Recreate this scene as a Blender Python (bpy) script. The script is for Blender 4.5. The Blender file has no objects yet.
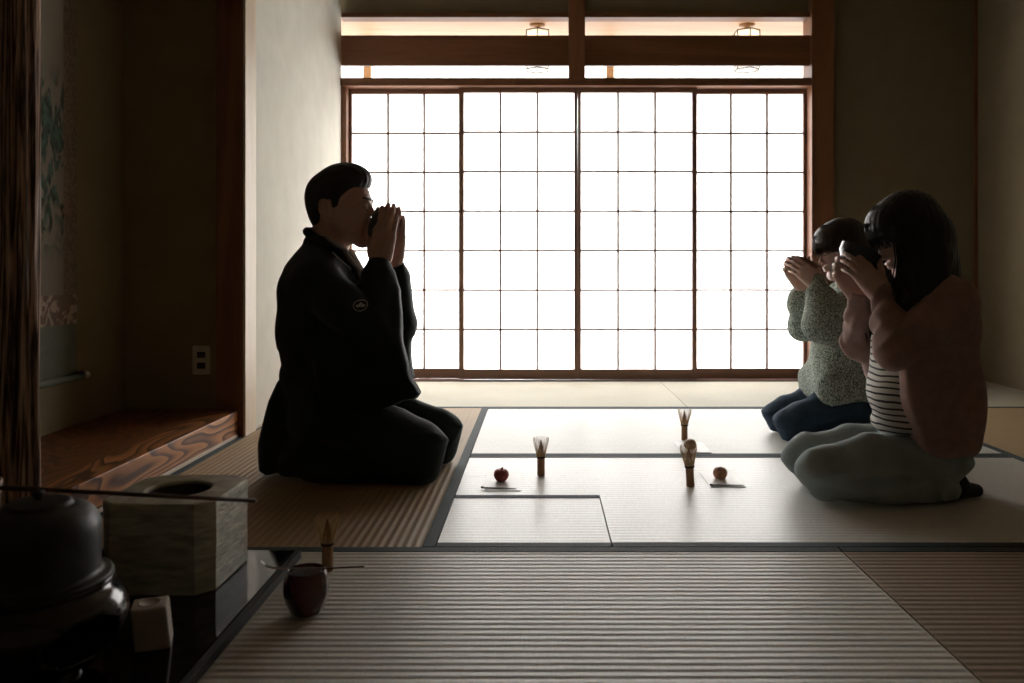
import bpy, bmesh, math, random
import numpy as np
from mathutils import Vector, Matrix
from mathutils.bvhtree import BVHTree
PI = math.pi
random.seed(7)
S = bpy.context.scene
C = S.collection

# ------------------------------------------------------------------ helpers
def tag(o, label=None, cat=None, group=None, kind=None):
    if label: o['label'] = label
    if cat: o['category'] = cat
    if group: o['group'] = group
    if kind: o['kind'] = kind
    return o

def empty(name, loc, rz=0.0, label=None, cat=None, group=None):
    o = bpy.data.objects.new(name, None)
    C.objects.link(o)
    o.location = loc
    o.rotation_euler = (0, 0, rz)
    o.empty_display_size = 0.05
    return tag(o, label, cat, group)

def link(name, me, mat, parent=None, smooth=False):
    if mat is not None: me.materials.append(mat)
    if smooth:
        me.polygons.foreach_set('use_smooth', [True] * len(me.polygons))
    o = bpy.data.objects.new(name, me)
    C.objects.link(o)
    if parent is not None: o.parent = parent
    return o

def obj(name, bm, mat, parent=None, smooth=False):
    me = bpy.data.meshes.new(name)
    bmesh.ops.recalc_face_normals(bm, faces=bm.faces)
    bm.to_mesh(me); bm.free()
    return link(name, me, mat, parent, smooth)

def fine(bm):           # the mesh of a thing whose faces are already oriented
    return bm

def bx(bm, lo, hi, bev=0.0):
    lo = Vector(lo); hi = Vector(hi)
    c = (lo + hi) / 2; s = hi - lo
    r = bmesh.ops.create_cube(bm, size=1.0, matrix=Matrix.Translation(c) @ Matrix.Diagonal((s.x, s.y, s.z, 1)))
    if bev > 0:
        es = list({e for v in r['verts'] for e in v.link_edges})
        bmesh.ops.bevel(bm, geom=es, offset=bev, segments=2, affect='EDGES', profile=0.6)
    return bm

def box(name, lo, hi, mat, parent=None, bev=0.002):
    bm = bmesh.new(); bx(bm, lo, hi, bev)
    return obj(name, bm, mat, parent)

def struct(name, lo, hi, mat, bev=0.002, parent=None):
    o = box(name, lo, hi, mat, parent, bev)
    if parent is None: o['kind'] = 'structure'
    return o

def lathe(bm, prof, segs=48, c=(0, 0, 0), close=True, M=None):
    rings = []
    for (r, z) in prof:
        ring = []
        if r < 1e-6:
            v = Vector((0, 0, z)); v = (M @ v) if M else v
            ring = [bm.verts.new(Vector(c) + v)]
        else:
            for i in range(segs):
                a = 2 * PI * i / segs
                v = Vector((r * math.cos(a), r * math.sin(a), z)); v = (M @ v) if M else v
                ring.append(bm.verts.new(Vector(c) + v))
        rings.append(ring)
    for k in range(len(rings) - 1):
        A, B = rings[k], rings[k + 1]
        for i in range(segs):
            j = (i + 1) % segs
            if len(A) == 1 and len(B) == 1: continue
            if len(A) == 1: bm.faces.new((A[0], B[j], B[i]))
            elif len(B) == 1: bm.faces.new((A[i], A[j], B[0]))
            else: bm.faces.new((A[i], A[j], B[j], B[i]))
    return bm

def tube(bm, pts, rad, segs=8, caps=True):
    pts = [Vector(p) for p in pts]
    if not isinstance(rad, (list, tuple)): rad = [rad] * len(pts)
    rings = []
    up = None
    for i, p in enumerate(pts):
        t = (pts[min(i + 1, len(pts) - 1)] - pts[max(i - 1, 0)]).normalized()
        if up is None:
            up = Vector((0, 0, 1)) if abs(t.z) < 0.9 else Vector((1, 0, 0))
        a = t.cross(up).normalized(); b = a.cross(t).normalized(); up = b
        rings.append([bm.verts.new(p + rad[i] * (a * math.cos(2 * PI * k / segs) + b * math.sin(2 * PI * k / segs))) for k in range(segs)])
    for k in range(len(rings) - 1):
        for i in range(segs):
            j = (i + 1) % segs
            bm.faces.new((rings[k][i], rings[k][j], rings[k + 1][j], rings[k + 1][i]))
    if caps and segs > 2:
        bm.faces.new(rings[0][::-1]); bm.faces.new(rings[-1])
    return bm

# ------------------------------------------------------------------ materials
def newmat(name):
    m = bpy.data.materials.new(name); m.use_nodes = True
    nt = m.node_tree
    for n in list(nt.nodes): nt.nodes.remove(n)
    out = nt.nodes.new('ShaderNodeOutputMaterial')
    b = nt.nodes.new('ShaderNodeBsdfPrincipled')
    nt.links.new(b.outputs[0], out.inputs[0])
    return m, nt, b, out

def N(nt, typ, **kw):
    n = nt.nodes.new(typ)
    for k, v in kw.items():
        if k in n.inputs: n.inputs[k].default_value = v
        else: setattr(n, k, v)
    return n

def simple(name, col, rough=0.6, var=0.12, scale=30, bump=0.0, bscale=200, spec=0.5, sheen=0.0, coat=0.0, stretch=(1, 1, 1), sss=0.0, metal=0.0, bdist=0.002):
    m, nt, b, out = newmat(name)
    L = nt.links.new
    tc = N(nt, 'ShaderNodeTexCoord'); mp = N(nt, 'ShaderNodeMapping'); mp.inputs['Scale'].default_value = stretch
    L(tc.outputs['Object'], mp.inputs[0])
    nz = N(nt, 'ShaderNodeTexNoise', Scale=scale, Detail=4.0)
    L(mp.outputs[0], nz.inputs['Vector'])
    cr = N(nt, 'ShaderNodeValToRGB')
    c0 = [max(0, c * (1 - var)) for c in col]; c1 = [min(1, c * (1 + var)) for c in col]
    cr.color_ramp.elements[0].position = 0.3; cr.color_ramp.elements[1].position = 0.7
    cr.color_ramp.elements[0].color = (*c0, 1); cr.color_ramp.elements[1].color = (*c1, 1)
    L(nz.outputs['Fac'], cr.inputs[0]); L(cr.outputs[0], b.inputs['Base Color'])
    b.inputs['Roughness'].default_value = rough
    b.inputs['Specular IOR Level'].default_value = spec
    b.inputs['Metallic'].default_value = metal
    b.inputs['Sheen Weight'].default_value = sheen
    b.inputs['Coat Weight'].default_value = coat
    if sss:
        b.inputs['Subsurface Weight'].default_value = sss
        b.inputs['Subsurface Radius'].default_value = (0.01, 0.004, 0.002)
    if bump:
        n2 = N(nt, 'ShaderNodeTexNoise', Scale=bscale, Detail=5.0)
        L(mp.outputs[0], n2.inputs['Vector'])
        bp = N(nt, 'ShaderNodeBump', Strength=bump, Distance=bdist)
        L(n2.outputs['Fac'], bp.inputs['Height']); L(bp.outputs[0], b.inputs['Normal'])
    return m

def wood(name, dark, light, axis=2, scale=14.0, rough=0.45, dist=3.0, stretch=0.06, coat=0.0, spec=0.4):
    m, nt, b, out = newmat(name); L = nt.links.new
    tc = N(nt, 'ShaderNodeTexCoord'); mp = N(nt, 'ShaderNodeMapping')
    sc = [1, 1, 1]; sc[axis] = stretch; mp.inputs['Scale'].default_value = sc
    L(tc.outputs['Object'], mp.inputs[0])
    nz = N(nt, 'ShaderNodeTexNoise', Scale=scale * 0.25, Detail=3.0, Distortion=0.6)
    L(mp.outputs[0], nz.inputs['Vector'])
    mul = N(nt, 'ShaderNodeMath', operation='MULTIPLY'); mul.inputs[1].default_value = scale * dist
    L(nz.outputs['Fac'], mul.inputs[0])
    sn = N(nt, 'ShaderNodeMath', operation='SINE'); L(mul.outputs[0], sn.inputs[0])
    fine_n = N(nt, 'ShaderNodeTexNoise', Scale=scale * 9, Detail=3.0); L(mp.outputs[0], fine_n.inputs['Vector'])
    ad = N(nt, 'ShaderNodeMath', operation='MULTIPLY_ADD'); ad.inputs[1].default_value = 0.28
    L(sn.outputs[0], ad.inputs[0]); L(fine_n.outputs['Fac'], ad.inputs[2])
    cr = N(nt, 'ShaderNodeValToRGB')
    cr.color_ramp.elements[0].position = 0.2; cr.color_ramp.elements[1].position = 0.8
    cr.color_ramp.elements[0].color = (*dark, 1); cr.color_ramp.elements[1].color = (*light, 1)
    L(ad.outputs[0], cr.inputs[0]); L(cr.outputs[0], b.inputs['Base Color'])
    b.inputs['Roughness'].default_value = rough; b.inputs['Coat Weight'].default_value = coat
    b.inputs['Specular IOR Level'].default_value = spec
    bp = N(nt, 'ShaderNodeBump', Strength=0.15, Distance=0.002)
    L(ad.outputs[0], bp.inputs['Height']); L(bp.outputs[0], b.inputs['Normal'])
    return m

def tatami_mat(name, col, rough=0.5, spec=0.5, ridge=0.0008):
    m, nt, b, out = newmat(name); L = nt.links.new
    tc = N(nt, 'ShaderNodeTexCoord'); sep = N(nt, 'ShaderNodeSeparateXYZ'); L(tc.outputs['Object'], sep.inputs[0])
    # ridges run along local X, one every 22 mm
    f = N(nt, 'ShaderNodeMath', operation='MULTIPLY'); f.inputs[1].default_value = 2 * PI / 0.0215
    nz0 = N(nt, 'ShaderNodeTexNoise', Scale=3.0, Detail=1.0); L(tc.outputs['Object'], nz0.inputs['Vector'])
    wob = N(nt, 'ShaderNodeMath', operation='MULTIPLY_ADD'); wob.inputs[1].default_value = 0.002
    L(nz0.outputs['Fac'], wob.inputs[0]); L(sep.outputs['Y'], wob.inputs[2])
    L(wob.outputs[0], f.inputs[0])
    sn = N(nt, 'ShaderNodeMath', operation='SINE'); L(f.outputs[0], sn.inputs[0])
    mp = N(nt, 'ShaderNodeMapping'); mp.inputs['Scale'].default_value = (260, 24, 1); L(tc.outputs['Object'], mp.inputs[0])
    nz = N(nt, 'ShaderNodeTexNoise', Scale=1.0, Detail=3.0); L(mp.outputs[0], nz.inputs['Vector'])
    nb = N(nt, 'ShaderNodeTexNoise', Scale=1.6, Detail=3.0); L(tc.outputs['Object'], nb.inputs['Vector'])
    mix = N(nt, 'ShaderNodeMath', operation='MULTIPLY_ADD'); mix.inputs[1].default_value = 0.45
    L(nz.outputs['Fac'], mix.inputs[0])
    h2 = N(nt, 'ShaderNodeMath', operation='MULTIPLY'); h2.inputs[1].default_value = 0.5; L(nb.outputs['Fac'], h2.inputs[0])
    L(h2.outputs[0], mix.inputs[2])
    cr = N(nt, 'ShaderNodeValToRGB')
    cr.color_ramp.elements[0].position = 0.25; cr.color_ramp.elements[1].position = 0.75
    cr.color_ramp.elements[0].color = (*[c * 0.78 for c in col], 1); cr.color_ramp.elements[1].color = (*[min(1, c * 1.16) for c in col], 1)
    L(mix.outputs[0], cr.inputs[0])
    L(cr.outputs[0], b.inputs['Base Color'])
    ht = N(nt, 'ShaderNodeMath', operation='MULTIPLY_ADD'); ht.inputs[1].default_value = 0.25
    L(nz.outputs['Fac'], ht.inputs[0]); L(sn.outputs[0], ht.inputs[2])
    bp = N(nt, 'ShaderNodeBump', Strength=1.0, Distance=ridge)
    L(ht.outputs[0], bp.inputs['Height']); L(bp.outputs[0], b.inputs['Normal'])
    b.inputs['Roughness'].default_value = rough
    b.inputs['Specular IOR Level'].default_value = spec
    return m

def paper_mat(name, col=(0.93, 0.93, 0.92), w=0.75):
    m, nt, b, out = newmat(name); L = nt.links.new
    nt.nodes.remove(b)
    tc = N(nt, 'ShaderNodeTexCoord'); nz = N(nt, 'ShaderNodeTexNoise', Scale=60.0, Detail=5.0)
    L(tc.outputs['Object'], nz.inputs['Vector'])
    cr = N(nt, 'ShaderNodeValToRGB')
    cr.color_ramp.elements[0].color = (*[c * 0.97 for c in col], 1); cr.color_ramp.elements[1].color = (*col, 1)
    L(nz.outputs['Fac'], cr.inputs[0])
    tr = N(nt, 'ShaderNodeBsdfTranslucent'); df = N(nt, 'ShaderNodeBsdfDiffuse')
    mx = N(nt, 'ShaderNodeMixShader'); mx.inputs[0].default_value = w
    L(cr.outputs[0], tr.inputs[0]); L(cr.outputs[0], df.inputs[0])
    L(df.outputs[0], mx.inputs[1]); L(tr.outputs[0], mx.inputs[2]); L(mx.outputs[0], out.inputs[0])
    return m

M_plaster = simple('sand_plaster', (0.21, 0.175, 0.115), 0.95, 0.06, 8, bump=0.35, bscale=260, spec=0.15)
M_plaster3 = simple('sand_plaster_alcove_lightened', (0.30, 0.25, 0.15), 0.95, 0.06, 8, bump=0.35, bscale=260, spec=0.15)  # sand plaster lightened: light missing in the alcove is put into the colour
M_plaster2 = simple('pale_lit_sand_plaster', (0.63, 0.605, 0.53), 0.92, 0.05, 8, bump=0.35, bscale=260, spec=0.2)  # paler copy of the sand plaster: window light on the left wall is painted in
M_ceiling = wood('ceiling_board', (0.14, 0.09, 0.05), (0.2, 0.135, 0.08), 0, 8)
M_wood_z = wood('post_wood', (0.17, 0.07, 0.034), (0.24, 0.105, 0.052), 2, 12, 0.5)
M_wood_x = wood('rail_wood', (0.16, 0.066, 0.032), (0.23, 0.10, 0.05), 0, 12, 0.5)
M_shoji_z = wood('shoji_stile_wood', (0.16, 0.085, 0.055), (0.23, 0.125, 0.085), 2, 14, 0.5)
M_shoji_x = wood('shoji_rail_wood', (0.16, 0.085, 0.055), (0.23, 0.125, 0.085), 0, 14, 0.5)
M_pale_wood = wood('pale_cedar', (0.38, 0.23, 0.12), (0.50, 0.32, 0.18), 0, 6, 0.5)
M_toko = wood('zelkova', (0.10, 0.030, 0.010), (0.50, 0.22, 0.085), 1, 10, 0.42, 7.0, 0.16, coat=0.1, spec=0.35)
M_toko_floor = wood('zelkova_floor', (0.11, 0.034, 0.012), (0.2, 0.07, 0.025), 1, 10, 0.4, 4.0, 0.10, coat=0.1, spec=0.35)
M_lit_strip = wood('painted_light_pillar_face', (0.56, 0.46, 0.34), (0.68, 0.57, 0.44), 2, 8, 0.5)  # window light on the pillar's side, put into a pale wood colour
def zelkova(name, light, mid, dark):
    m, nt, b, out = newmat(name); L = nt.links.new
    tc = N(nt, 'ShaderNodeTexCoord'); mp = N(nt, 'ShaderNodeMapping'); mp.inputs['Scale'].default_value = (1.6, 0.55, 2.2)
    L(tc.outputs['Object'], mp.inputs[0])
    nz = N(nt, 'ShaderNodeTexNoise', Scale=2.6, Detail=1.5, Distortion=0.5); L(mp.outputs[0], nz.inputs['Vector'])
    mu = N(nt, 'ShaderNodeMath', operation='MULTIPLY'); mu.inputs[1].default_value = 19.0; L(nz.outputs['Fac'], mu.inputs[0])
    fr_ = N(nt, 'ShaderNodeMath', operation='FRACT'); L(mu.outputs[0], fr_.inputs[0])
    cr = N(nt, 'ShaderNodeValToRGB'); e = cr.color_ramp.elements
    e[0].position = 0.0; e[0].color = (*light, 1); e[1].position = 1.0; e[1].color = (*light, 1)
    for p_, c_ in ((0.45, mid), (0.78, dark), (0.90, dark)):
        q = e.new(p_); q.color = (*c_, 1)
    L(fr_.outputs[0], cr.inputs[0]); L(cr.outputs[0], b.inputs['Base Color'])
    b.inputs['Roughness'].default_value = 0.4; b.inputs['Specular IOR Level'].default_value = 0.4
    return m
M_kamachi = zelkova('zelkova_rings', (0.50, 0.215, 0.075), (0.36, 0.14, 0.045), (0.085, 0.028, 0.012))
M_toko_floor2 = zelkova('zelkova_rings_dark', (0.26, 0.095, 0.034), (0.20, 0.07, 0.025), (0.10, 0.034, 0.014))
M_log = wood('weathered_log', (0.05, 0.025, 0.015), (0.55, 0.36, 0.25), 2, 40, 0.7, 3.0, 0.05)
M_paper = paper_mat('shoji_paper')
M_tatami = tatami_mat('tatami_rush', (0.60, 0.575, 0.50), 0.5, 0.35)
M_tatami_mid = tatami_mat('tatami_rush_painted_sheen', (0.80, 0.80, 0.76), 0.36, 0.9, 0.00045)  # raised base colour carries the window sheen on the middle mats
M_tatami_row2 = tatami_mat('tatami_rush_painted_sheen_row2', (0.74, 0.74, 0.69), 0.42, 0.55, 0.0005)  # window sheen painted into the base colour, toned down for the second row
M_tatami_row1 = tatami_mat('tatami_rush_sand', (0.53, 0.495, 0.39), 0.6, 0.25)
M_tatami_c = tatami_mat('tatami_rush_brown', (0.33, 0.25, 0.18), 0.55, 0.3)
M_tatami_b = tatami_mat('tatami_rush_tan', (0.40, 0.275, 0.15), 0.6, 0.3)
M_border = simple('tatami_border_cloth', (0.035, 0.05, 0.055), 0.75, 0.2, 150, bump=0.3, bscale=700, spec=0.3)
M_trim_pale = wood('pale_edge_strip', (0.45, 0.36, 0.26), (0.58, 0.48, 0.37), 1, 10, 0.4)
M_lacquer = simple('black_lacquer', (0.008, 0.008, 0.008), 0.08, 0.1, 4, spec=0.45, coat=0.0)
M_iron = simple('cast_iron', (0.028, 0.027, 0.025), 0.42, 0.3, 60, bump=0.5, bscale=160, spec=0.5, bdist=0.001)
M_clay_black = simple('polished_black_clay', (0.016, 0.011, 0.009), 0.16, 0.2, 20, spec=0.6, coat=0.3)
M_bamboo = simple('bamboo', (0.33, 0.17, 0.07), 0.5, 0.2, 40, stretch=(1, 1, 0.1))
M_bamboo_pale = simple('pale_bamboo', (0.62, 0.42, 0.20), 0.5, 0.2, 40)
M_bamboo_dark = simple('smoked_bamboo', (0.10, 0.05, 0.025), 0.4, 0.25, 60)
M_thread = simple('dark_thread', (0.04, 0.025, 0.02), 0.8, 0.2, 200)
M_ash_glaze = simple('grey_ash_glaze', (0.58, 0.56, 0.46), 0.4, 0.32, 22, bump=0.6, bscale=45, spec=0.5, stretch=(1, 1, 4), bdist=0.003)
M_jar_shade = simple('jar_inside_shade', (0.06, 0.05, 0.04), 0.6)  # shade inside the water jar, put into a dark wall colour
M_red_lacquer = simple('dark_red_lacquer', (0.062, 0.010, 0.008), 0.22, 0.35, 18, spec=0.6, coat=0.4, stretch=(1, 1, 0.3))
M_white_ceramic = simple('white_porcelain', (0.55, 0.47, 0.40), 0.4, 0.06, 30)
M_kaishi = simple('white_paper', (0.88, 0.88, 0.87), 0.42, 0.02, 60, bump=0.1, spec=0.8)
M_sweet_red = simple('red_bean_paste', (0.36, 0.075, 0.07), 0.55, 0.15, 60, sss=0.1)
M_sweet_peach = simple('peach_bean_paste', (0.62, 0.32, 0.22), 0.55, 0.18, 40, sss=0.1)
M_sweet_tan = simple('tan_bean_paste', (0.38, 0.25, 0.15), 0.6, 0.3, 60)
M_white_sugar = simple('white_sugar', (0.85, 0.80, 0.75), 0.7)
M_skin = simple('skin', (0.60, 0.37, 0.29), 0.5, 0.06, 40, sss=0.08, bump=0.08, bscale=300)
M_skin_f = simple('fair_skin', (0.74, 0.51, 0.43), 0.5, 0.05, 40, sss=0.08, bump=0.05, bscale=300)
M_brow = simple('eyebrow_hair', (0.015, 0.010, 0.008), 0.6)
M_haori = simple('black_silk_crepe', (0.009, 0.017, 0.015), 0.7, 0.15, 200, bump=0.25, bscale=900, spec=0.25, sheen=0.05)
M_hakama = simple('dark_green_black_wool', (0.011, 0.021, 0.018), 0.75, 0.2, 120, bump=0.25, bscale=700, spec=0.25, sheen=0.08)
M_collar = simple('grey_collar_cloth', (0.20, 0.18, 0.16), 0.8, 0.1)
M_white_cloth = simple('white_under_collar', (0.62, 0.60, 0.57), 0.85)
M_crest = simple('crest_thread', (0.42, 0.38, 0.33), 0.8)
M_hair = simple('black_hair', (0.010, 0.009, 0.008), 0.5, 0.4, 90, spec=0.5, stretch=(1, 1, 0.04), bump=0.7, bscale=120, bdist=0.003)
M_hair_b = simple('dark_brown_hair', (0.024, 0.013, 0.009), 0.5, 0.4, 90, spec=0.5, stretch=(1, 1, 0.04), bump=0.7, bscale=120, bdist=0.003)
M_cardigan = simple('dusty_pink_knit', (0.38, 0.25, 0.225), 0.9, 0.12, 40, bump=0.5, bscale=380, spec=0.15, sheen=0.15)
M_jeans = simple('pale_denim', (0.36, 0.42, 0.425), 0.88, 0.16, 14, bump=0.4, bscale=600, spec=0.15)
M_navy = simple('navy_denim', (0.04, 0.07, 0.11), 0.8, 0.15, 30, bump=0.3, bscale=500, spec=0.2)
M_sock = simple('black_sock', (0.012, 0.012, 0.013), 0.9)
M_plastic = simple('ivory_plastic', (0.62, 0.58, 0.48), 0.4)
M_dark = simple('dark_plastic', (0.02, 0.02, 0.02), 0.5)
M_wire = simple('dark_metal_wire', (0.05, 0.04, 0.035), 0.5)
M_stone = simple('pale_gravel', (0.55, 0.55, 0.53), 0.95, 0.2, 60)
M_bowl_grey = simple('grey_green_raku', (0.13, 0.14, 0.12), 0.4, 0.35, 30, bump=0.3, bscale=60)
M_bowl_brown = simple('brown_stoneware', (0.20, 0.105, 0.07), 0.35, 0.25, 30)

def speckle_knit():
    m, nt, b, out = newmat('grey_green_speckled_knit'); L = nt.links.new
    tc = N(nt, 'ShaderNodeTexCoord')
    nz = N(nt, 'ShaderNodeTexNoise', Scale=190.0, Detail=2.0); L(tc.outputs['Object'], nz.inputs['Vector'])
    cr = N(nt, 'ShaderNodeValToRGB')
    e = cr.color_ramp.elements; e[0].position = 0.40; e[1].position = 0.60
    e[0].color = (0.09, 0.14, 0.12, 1); e[1].color = (0.55, 0.60, 0.52, 1)
    L(nz.outputs['Fac'], cr.inputs[0]); L(cr.outputs[0], b.inputs['Base Color'])
    vo = N(nt, 'ShaderNodeTexVoronoi', Scale=150.0); L(tc.outputs['Object'], vo.inputs['Vector'])
    bp = N(nt, 'ShaderNodeBump', Strength=0.8, Distance=0.003)
    L(vo.outputs['Distance'], bp.inputs['Height']); L(bp.outputs[0], b.inputs['Normal'])
    b.inputs['Roughness'].default_value = 0.95; b.inputs['Specular IOR Level'].default_value = 0.15
    b.inputs['Sheen Weight'].default_value = 0.2
    return m
M_sweater = speckle_knit()

def stripes():
    m, nt, b, out = newmat('striped_jersey'); L = nt.links.new
    tc = N(nt, 'ShaderNodeTexCoord'); sp = N(nt, 'ShaderNodeSeparateXYZ'); L(tc.outputs['Object'], sp.inputs[0])
    nz = N(nt, 'ShaderNodeTexNoise', Scale=7.0, Detail=2.0); L(tc.outputs['Object'], nz.inputs['Vector'])
    a = N(nt, 'ShaderNodeMath', operation='MULTIPLY_ADD'); a.inputs[1].default_value = 0.03
    L(nz.outputs['Fac'], a.inputs[0]); L(sp.outputs['Z'], a.inputs[2])
    f = N(nt, 'ShaderNodeMath', operation='MULTIPLY'); f.inputs[1].default_value = 1 / 0.0185; L(a.outputs[0], f.inputs[0])
    fr = N(nt, 'ShaderNodeMath', operation='FRACT'); L(f.outputs[0], fr.inputs[0])
    cr = N(nt, 'ShaderNodeValToRGB'); cr.color_ramp.interpolation = 'CONSTANT'
    e = cr.color_ramp.elements; e[0].position = 0.0; e[1].position = 0.30
    e[0].color = (0.03, 0.03, 0.035, 1); e[1].color = (0.66, 0.64, 0.60, 1)
    L(fr.outputs[0], cr.inputs[0]); L(cr.outputs[0], b.inputs['Base Color'])
    b.inputs['Roughness'].default_value = 0.9
    return m
M_stripes = stripes()

def dark_bowl():   # dark bowl with a pale blue-grey lip
    m, nt, b, out = newmat('dark_glaze_bowl'); L = nt.links.new
    tc = N(nt, 'ShaderNodeTexCoord'); sp = N(nt, 'ShaderNodeSeparateXYZ'); L(tc.outputs['Object'], sp.inputs[0])
    nz = N(nt, 'ShaderNodeTexNoise', Scale=25.0, Detail=3.0); L(tc.outputs['Object'], nz.inputs['Vector'])
    a = N(nt, 'ShaderNodeMath', operation='MULTIPLY_ADD'); a.inputs[1].default_value = 0.03
    L(nz.outputs['Fac'], a.inputs[0]); L(sp.outputs['Z'], a.inputs[2])
    cr = N(nt, 'ShaderNodeValToRGB')
    e = cr.color_ramp.elements; e[0].position = 0.052; e[1].position = 0.075
    e[0].color = (0.03, 0.04, 0.045, 1); e[1].color = (0.22, 0.28, 0.32, 1)
    L(a.outputs[0], cr.inputs[0]); L(cr.outputs[0], b.inputs['Base Color'])
    b.inputs['Roughness'].default_value = 0.18
    return m
M_bowl_dark = dark_bowl()

def painting_mat():
    m, nt, b, out = newmat('scroll_painting'); L = nt.links.new
    tc = N(nt, 'ShaderNodeTexCoord'); mp = N(nt, 'ShaderNodeMapping'); mp.inputs['Scale'].default_value = (1, 1.6, 0.9)
    L(tc.outputs['Object'], mp.inputs[0])
    sp = N(nt, 'ShaderNodeSeparateXYZ'); L(tc.outputs['Object'], sp.inputs[0])
    nz = N(nt, 'ShaderNodeTexNoise', Scale=9.0, Detail=6.0, Distortion=1.2); L(mp.outputs[0], nz.inputs['Vector'])
    # figures stand in the lower half of the sheet
    mr = N(nt, 'ShaderNodeMapRange'); mr.inputs['From Min'].default_value = 1.38; mr.inputs['From Max'].default_value = 1.28
    L(sp.outputs['Z'], mr.inputs['Value'])
    mr2 = N(nt, 'ShaderNodeMapRange'); mr2.inputs['From Min'].default_value = 0.68; mr2.inputs['From Max'].default_value = 0.80
    L(sp.outputs['Z'], mr2.inputs['Value'])
    mm = N(nt, 'ShaderNodeMath', operation='MULTIPLY'); L(mr.outputs[0], mm.inputs[0]); L(mr2.outputs[0], mm.inputs[1])
    gt = N(nt, 'ShaderNodeMapRange'); gt.inputs['From Min'].default_value = 0.44; gt.inputs['From Max'].default_value = 0.52
    L(nz.outputs['Fac'], gt.inputs['Value'])
    m2 = N(nt, 'ShaderNodeMath', operation='MULTIPLY'); L(mm.outputs[0], m2.inputs[0]); L(gt.outputs[0], m2.inputs[1])
    n3 = N(nt, 'ShaderNodeTexNoise', Scale=26.0, Detail=4.0); L(mp.outputs[0], n3.inputs['Vector'])
    c3 = N(nt, 'ShaderNodeValToRGB'); e = c3.color_ramp.elements
    e[0].position = 0.4; e[0].color = (0.05, 0.06, 0.045, 1); e[1].position = 0.62; e[1].color = (0.11, 0.19, 0.14, 1)
    L(n3.outputs['Fac'], c3.inputs[0])
    mx = N(nt, 'ShaderNodeMix', data_type='RGBA')
    L(m2.outputs[0], mx.inputs['Factor'])
    mx.inputs[6].default_value = (0.30, 0.26, 0.20, 1)
    L(c3.outputs[0], mx.inputs[7])
    L(mx.outputs[2], b.inputs['Base Color'])
    b.inputs['Roughness'].default_value = 0.9
    return m
M_painting = painting_mat()

def brocade(name, ca, cb, sc):
    m, nt, b, out = newmat(name); L = nt.links.new
    tc = N(nt, 'ShaderNodeTexCoord')
    nz = N(nt, 'ShaderNodeTexNoise', Scale=sc, Detail=2.0, Distortion=1.5); L(tc.outputs['Object'], nz.inputs['Vector'])
    cr = N(nt, 'ShaderNodeValToRGB'); e = cr.color_ramp.elements
    e[0].position = 0.47; e[0].color = (*ca, 1); e[1].position = 0.53; e[1].color = (*cb, 1)
    L(nz.outputs['Fac'], cr.inputs[0]); L(cr.outputs[0], b.inputs['Base Color'])
    b.inputs['Roughness'].default_value = 0.7
    return m
M_brocade = brocade('pink_gold_brocade', (0.20, 0.14, 0.10), (0.28, 0.20, 0.145), 30)
M_brocade2 = brocade('cloud_brocade', (0.22, 0.15, 0.11), (0.50, 0.37, 0.27), 14)
M_mount = simple('green_grey_mount_silk', (0.19, 0.215, 0.16), 0.8, 0.1, 20)

# ------------------------------------------------------------------ the room
# X to the right, Y away from the camera, camera over the origin; the tatami surface is z = 0
WY = 4.776                                   # plane of the sliding screens
XL, XR = -1.20, 2.60
H = 2.45
struct('floor', (-1.9, -1.5, -0.10), (2.7, WY + 0.05, -0.052), M_pale_wood, 0)
struct('trim_9', (-1.9, -1.5, -0.052), (2.7, 0.93, 0.0), M_toko_floor, 0)       # boards of the next room, under the camera
struct('ceiling', (-1.9, -1.5, H), (2.7, WY + 0.16, H + 0.05), M_ceiling, 0)
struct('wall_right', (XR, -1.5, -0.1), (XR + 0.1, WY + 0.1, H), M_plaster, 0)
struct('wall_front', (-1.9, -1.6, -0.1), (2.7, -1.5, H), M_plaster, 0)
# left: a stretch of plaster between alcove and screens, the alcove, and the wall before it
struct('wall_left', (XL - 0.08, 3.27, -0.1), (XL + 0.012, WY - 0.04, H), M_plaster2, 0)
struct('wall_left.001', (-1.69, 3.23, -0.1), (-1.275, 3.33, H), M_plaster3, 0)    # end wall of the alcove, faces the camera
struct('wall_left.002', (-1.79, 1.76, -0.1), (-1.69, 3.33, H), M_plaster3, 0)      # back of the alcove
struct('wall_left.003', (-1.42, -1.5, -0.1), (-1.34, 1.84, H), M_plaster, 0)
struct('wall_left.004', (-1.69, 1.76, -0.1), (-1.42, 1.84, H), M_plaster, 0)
# back wall right of the screens, and above
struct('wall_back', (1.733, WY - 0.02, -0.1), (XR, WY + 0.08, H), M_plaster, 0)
struct('wall_back.001', (XL, WY - 0.01, 2.19), (1.602, WY + 0.05, H), M_plaster, 0)
struct('trim_1', (1.602, WY - 0.07, -0.05), (1.733, WY + 0.09, H), M_wood_z)         # pillar right of the screens
struct('trim_2', (XL, WY - 0.035, 2.166), (1.602, WY + 0.055, 2.192), M_wood_x)      # rail over the transom
struct('trim_3', (XL, WY - 0.06, 1.752), (1.602, WY + 0.09, 1.80), M_wood_x)         # grooved head rail
struct('trim_4', (0.165, WY - 0.05, 1.80), (0.262, WY + 0.05, H), M_wood_z)          # short strut in the transom
struct('trim_5', (XL, WY - 0.03, 1.88), (0.165, WY - 0.005, 2.06), M_wood_x)         # transom boards
struct('trim_6', (0.262, WY - 0.03, 1.88), (1.602, WY - 0.005, 2.06), M_wood_x)
struct('trim_7', (XL, WY - 0.04, -0.05), (1.602, WY + 0.09, 0.004), M_wood_x)        # sill
struct('trim_8', (XL, WY - 0.04, 0.004), (-1.158, WY + 0.08, 1.752), M_wood_z)       # jamb left
struct('trim_10', (-1.286, 3.15, -0.05), (-1.18, 3.27, H), M_wood_z, 0.004)          # alcove pillar
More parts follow.
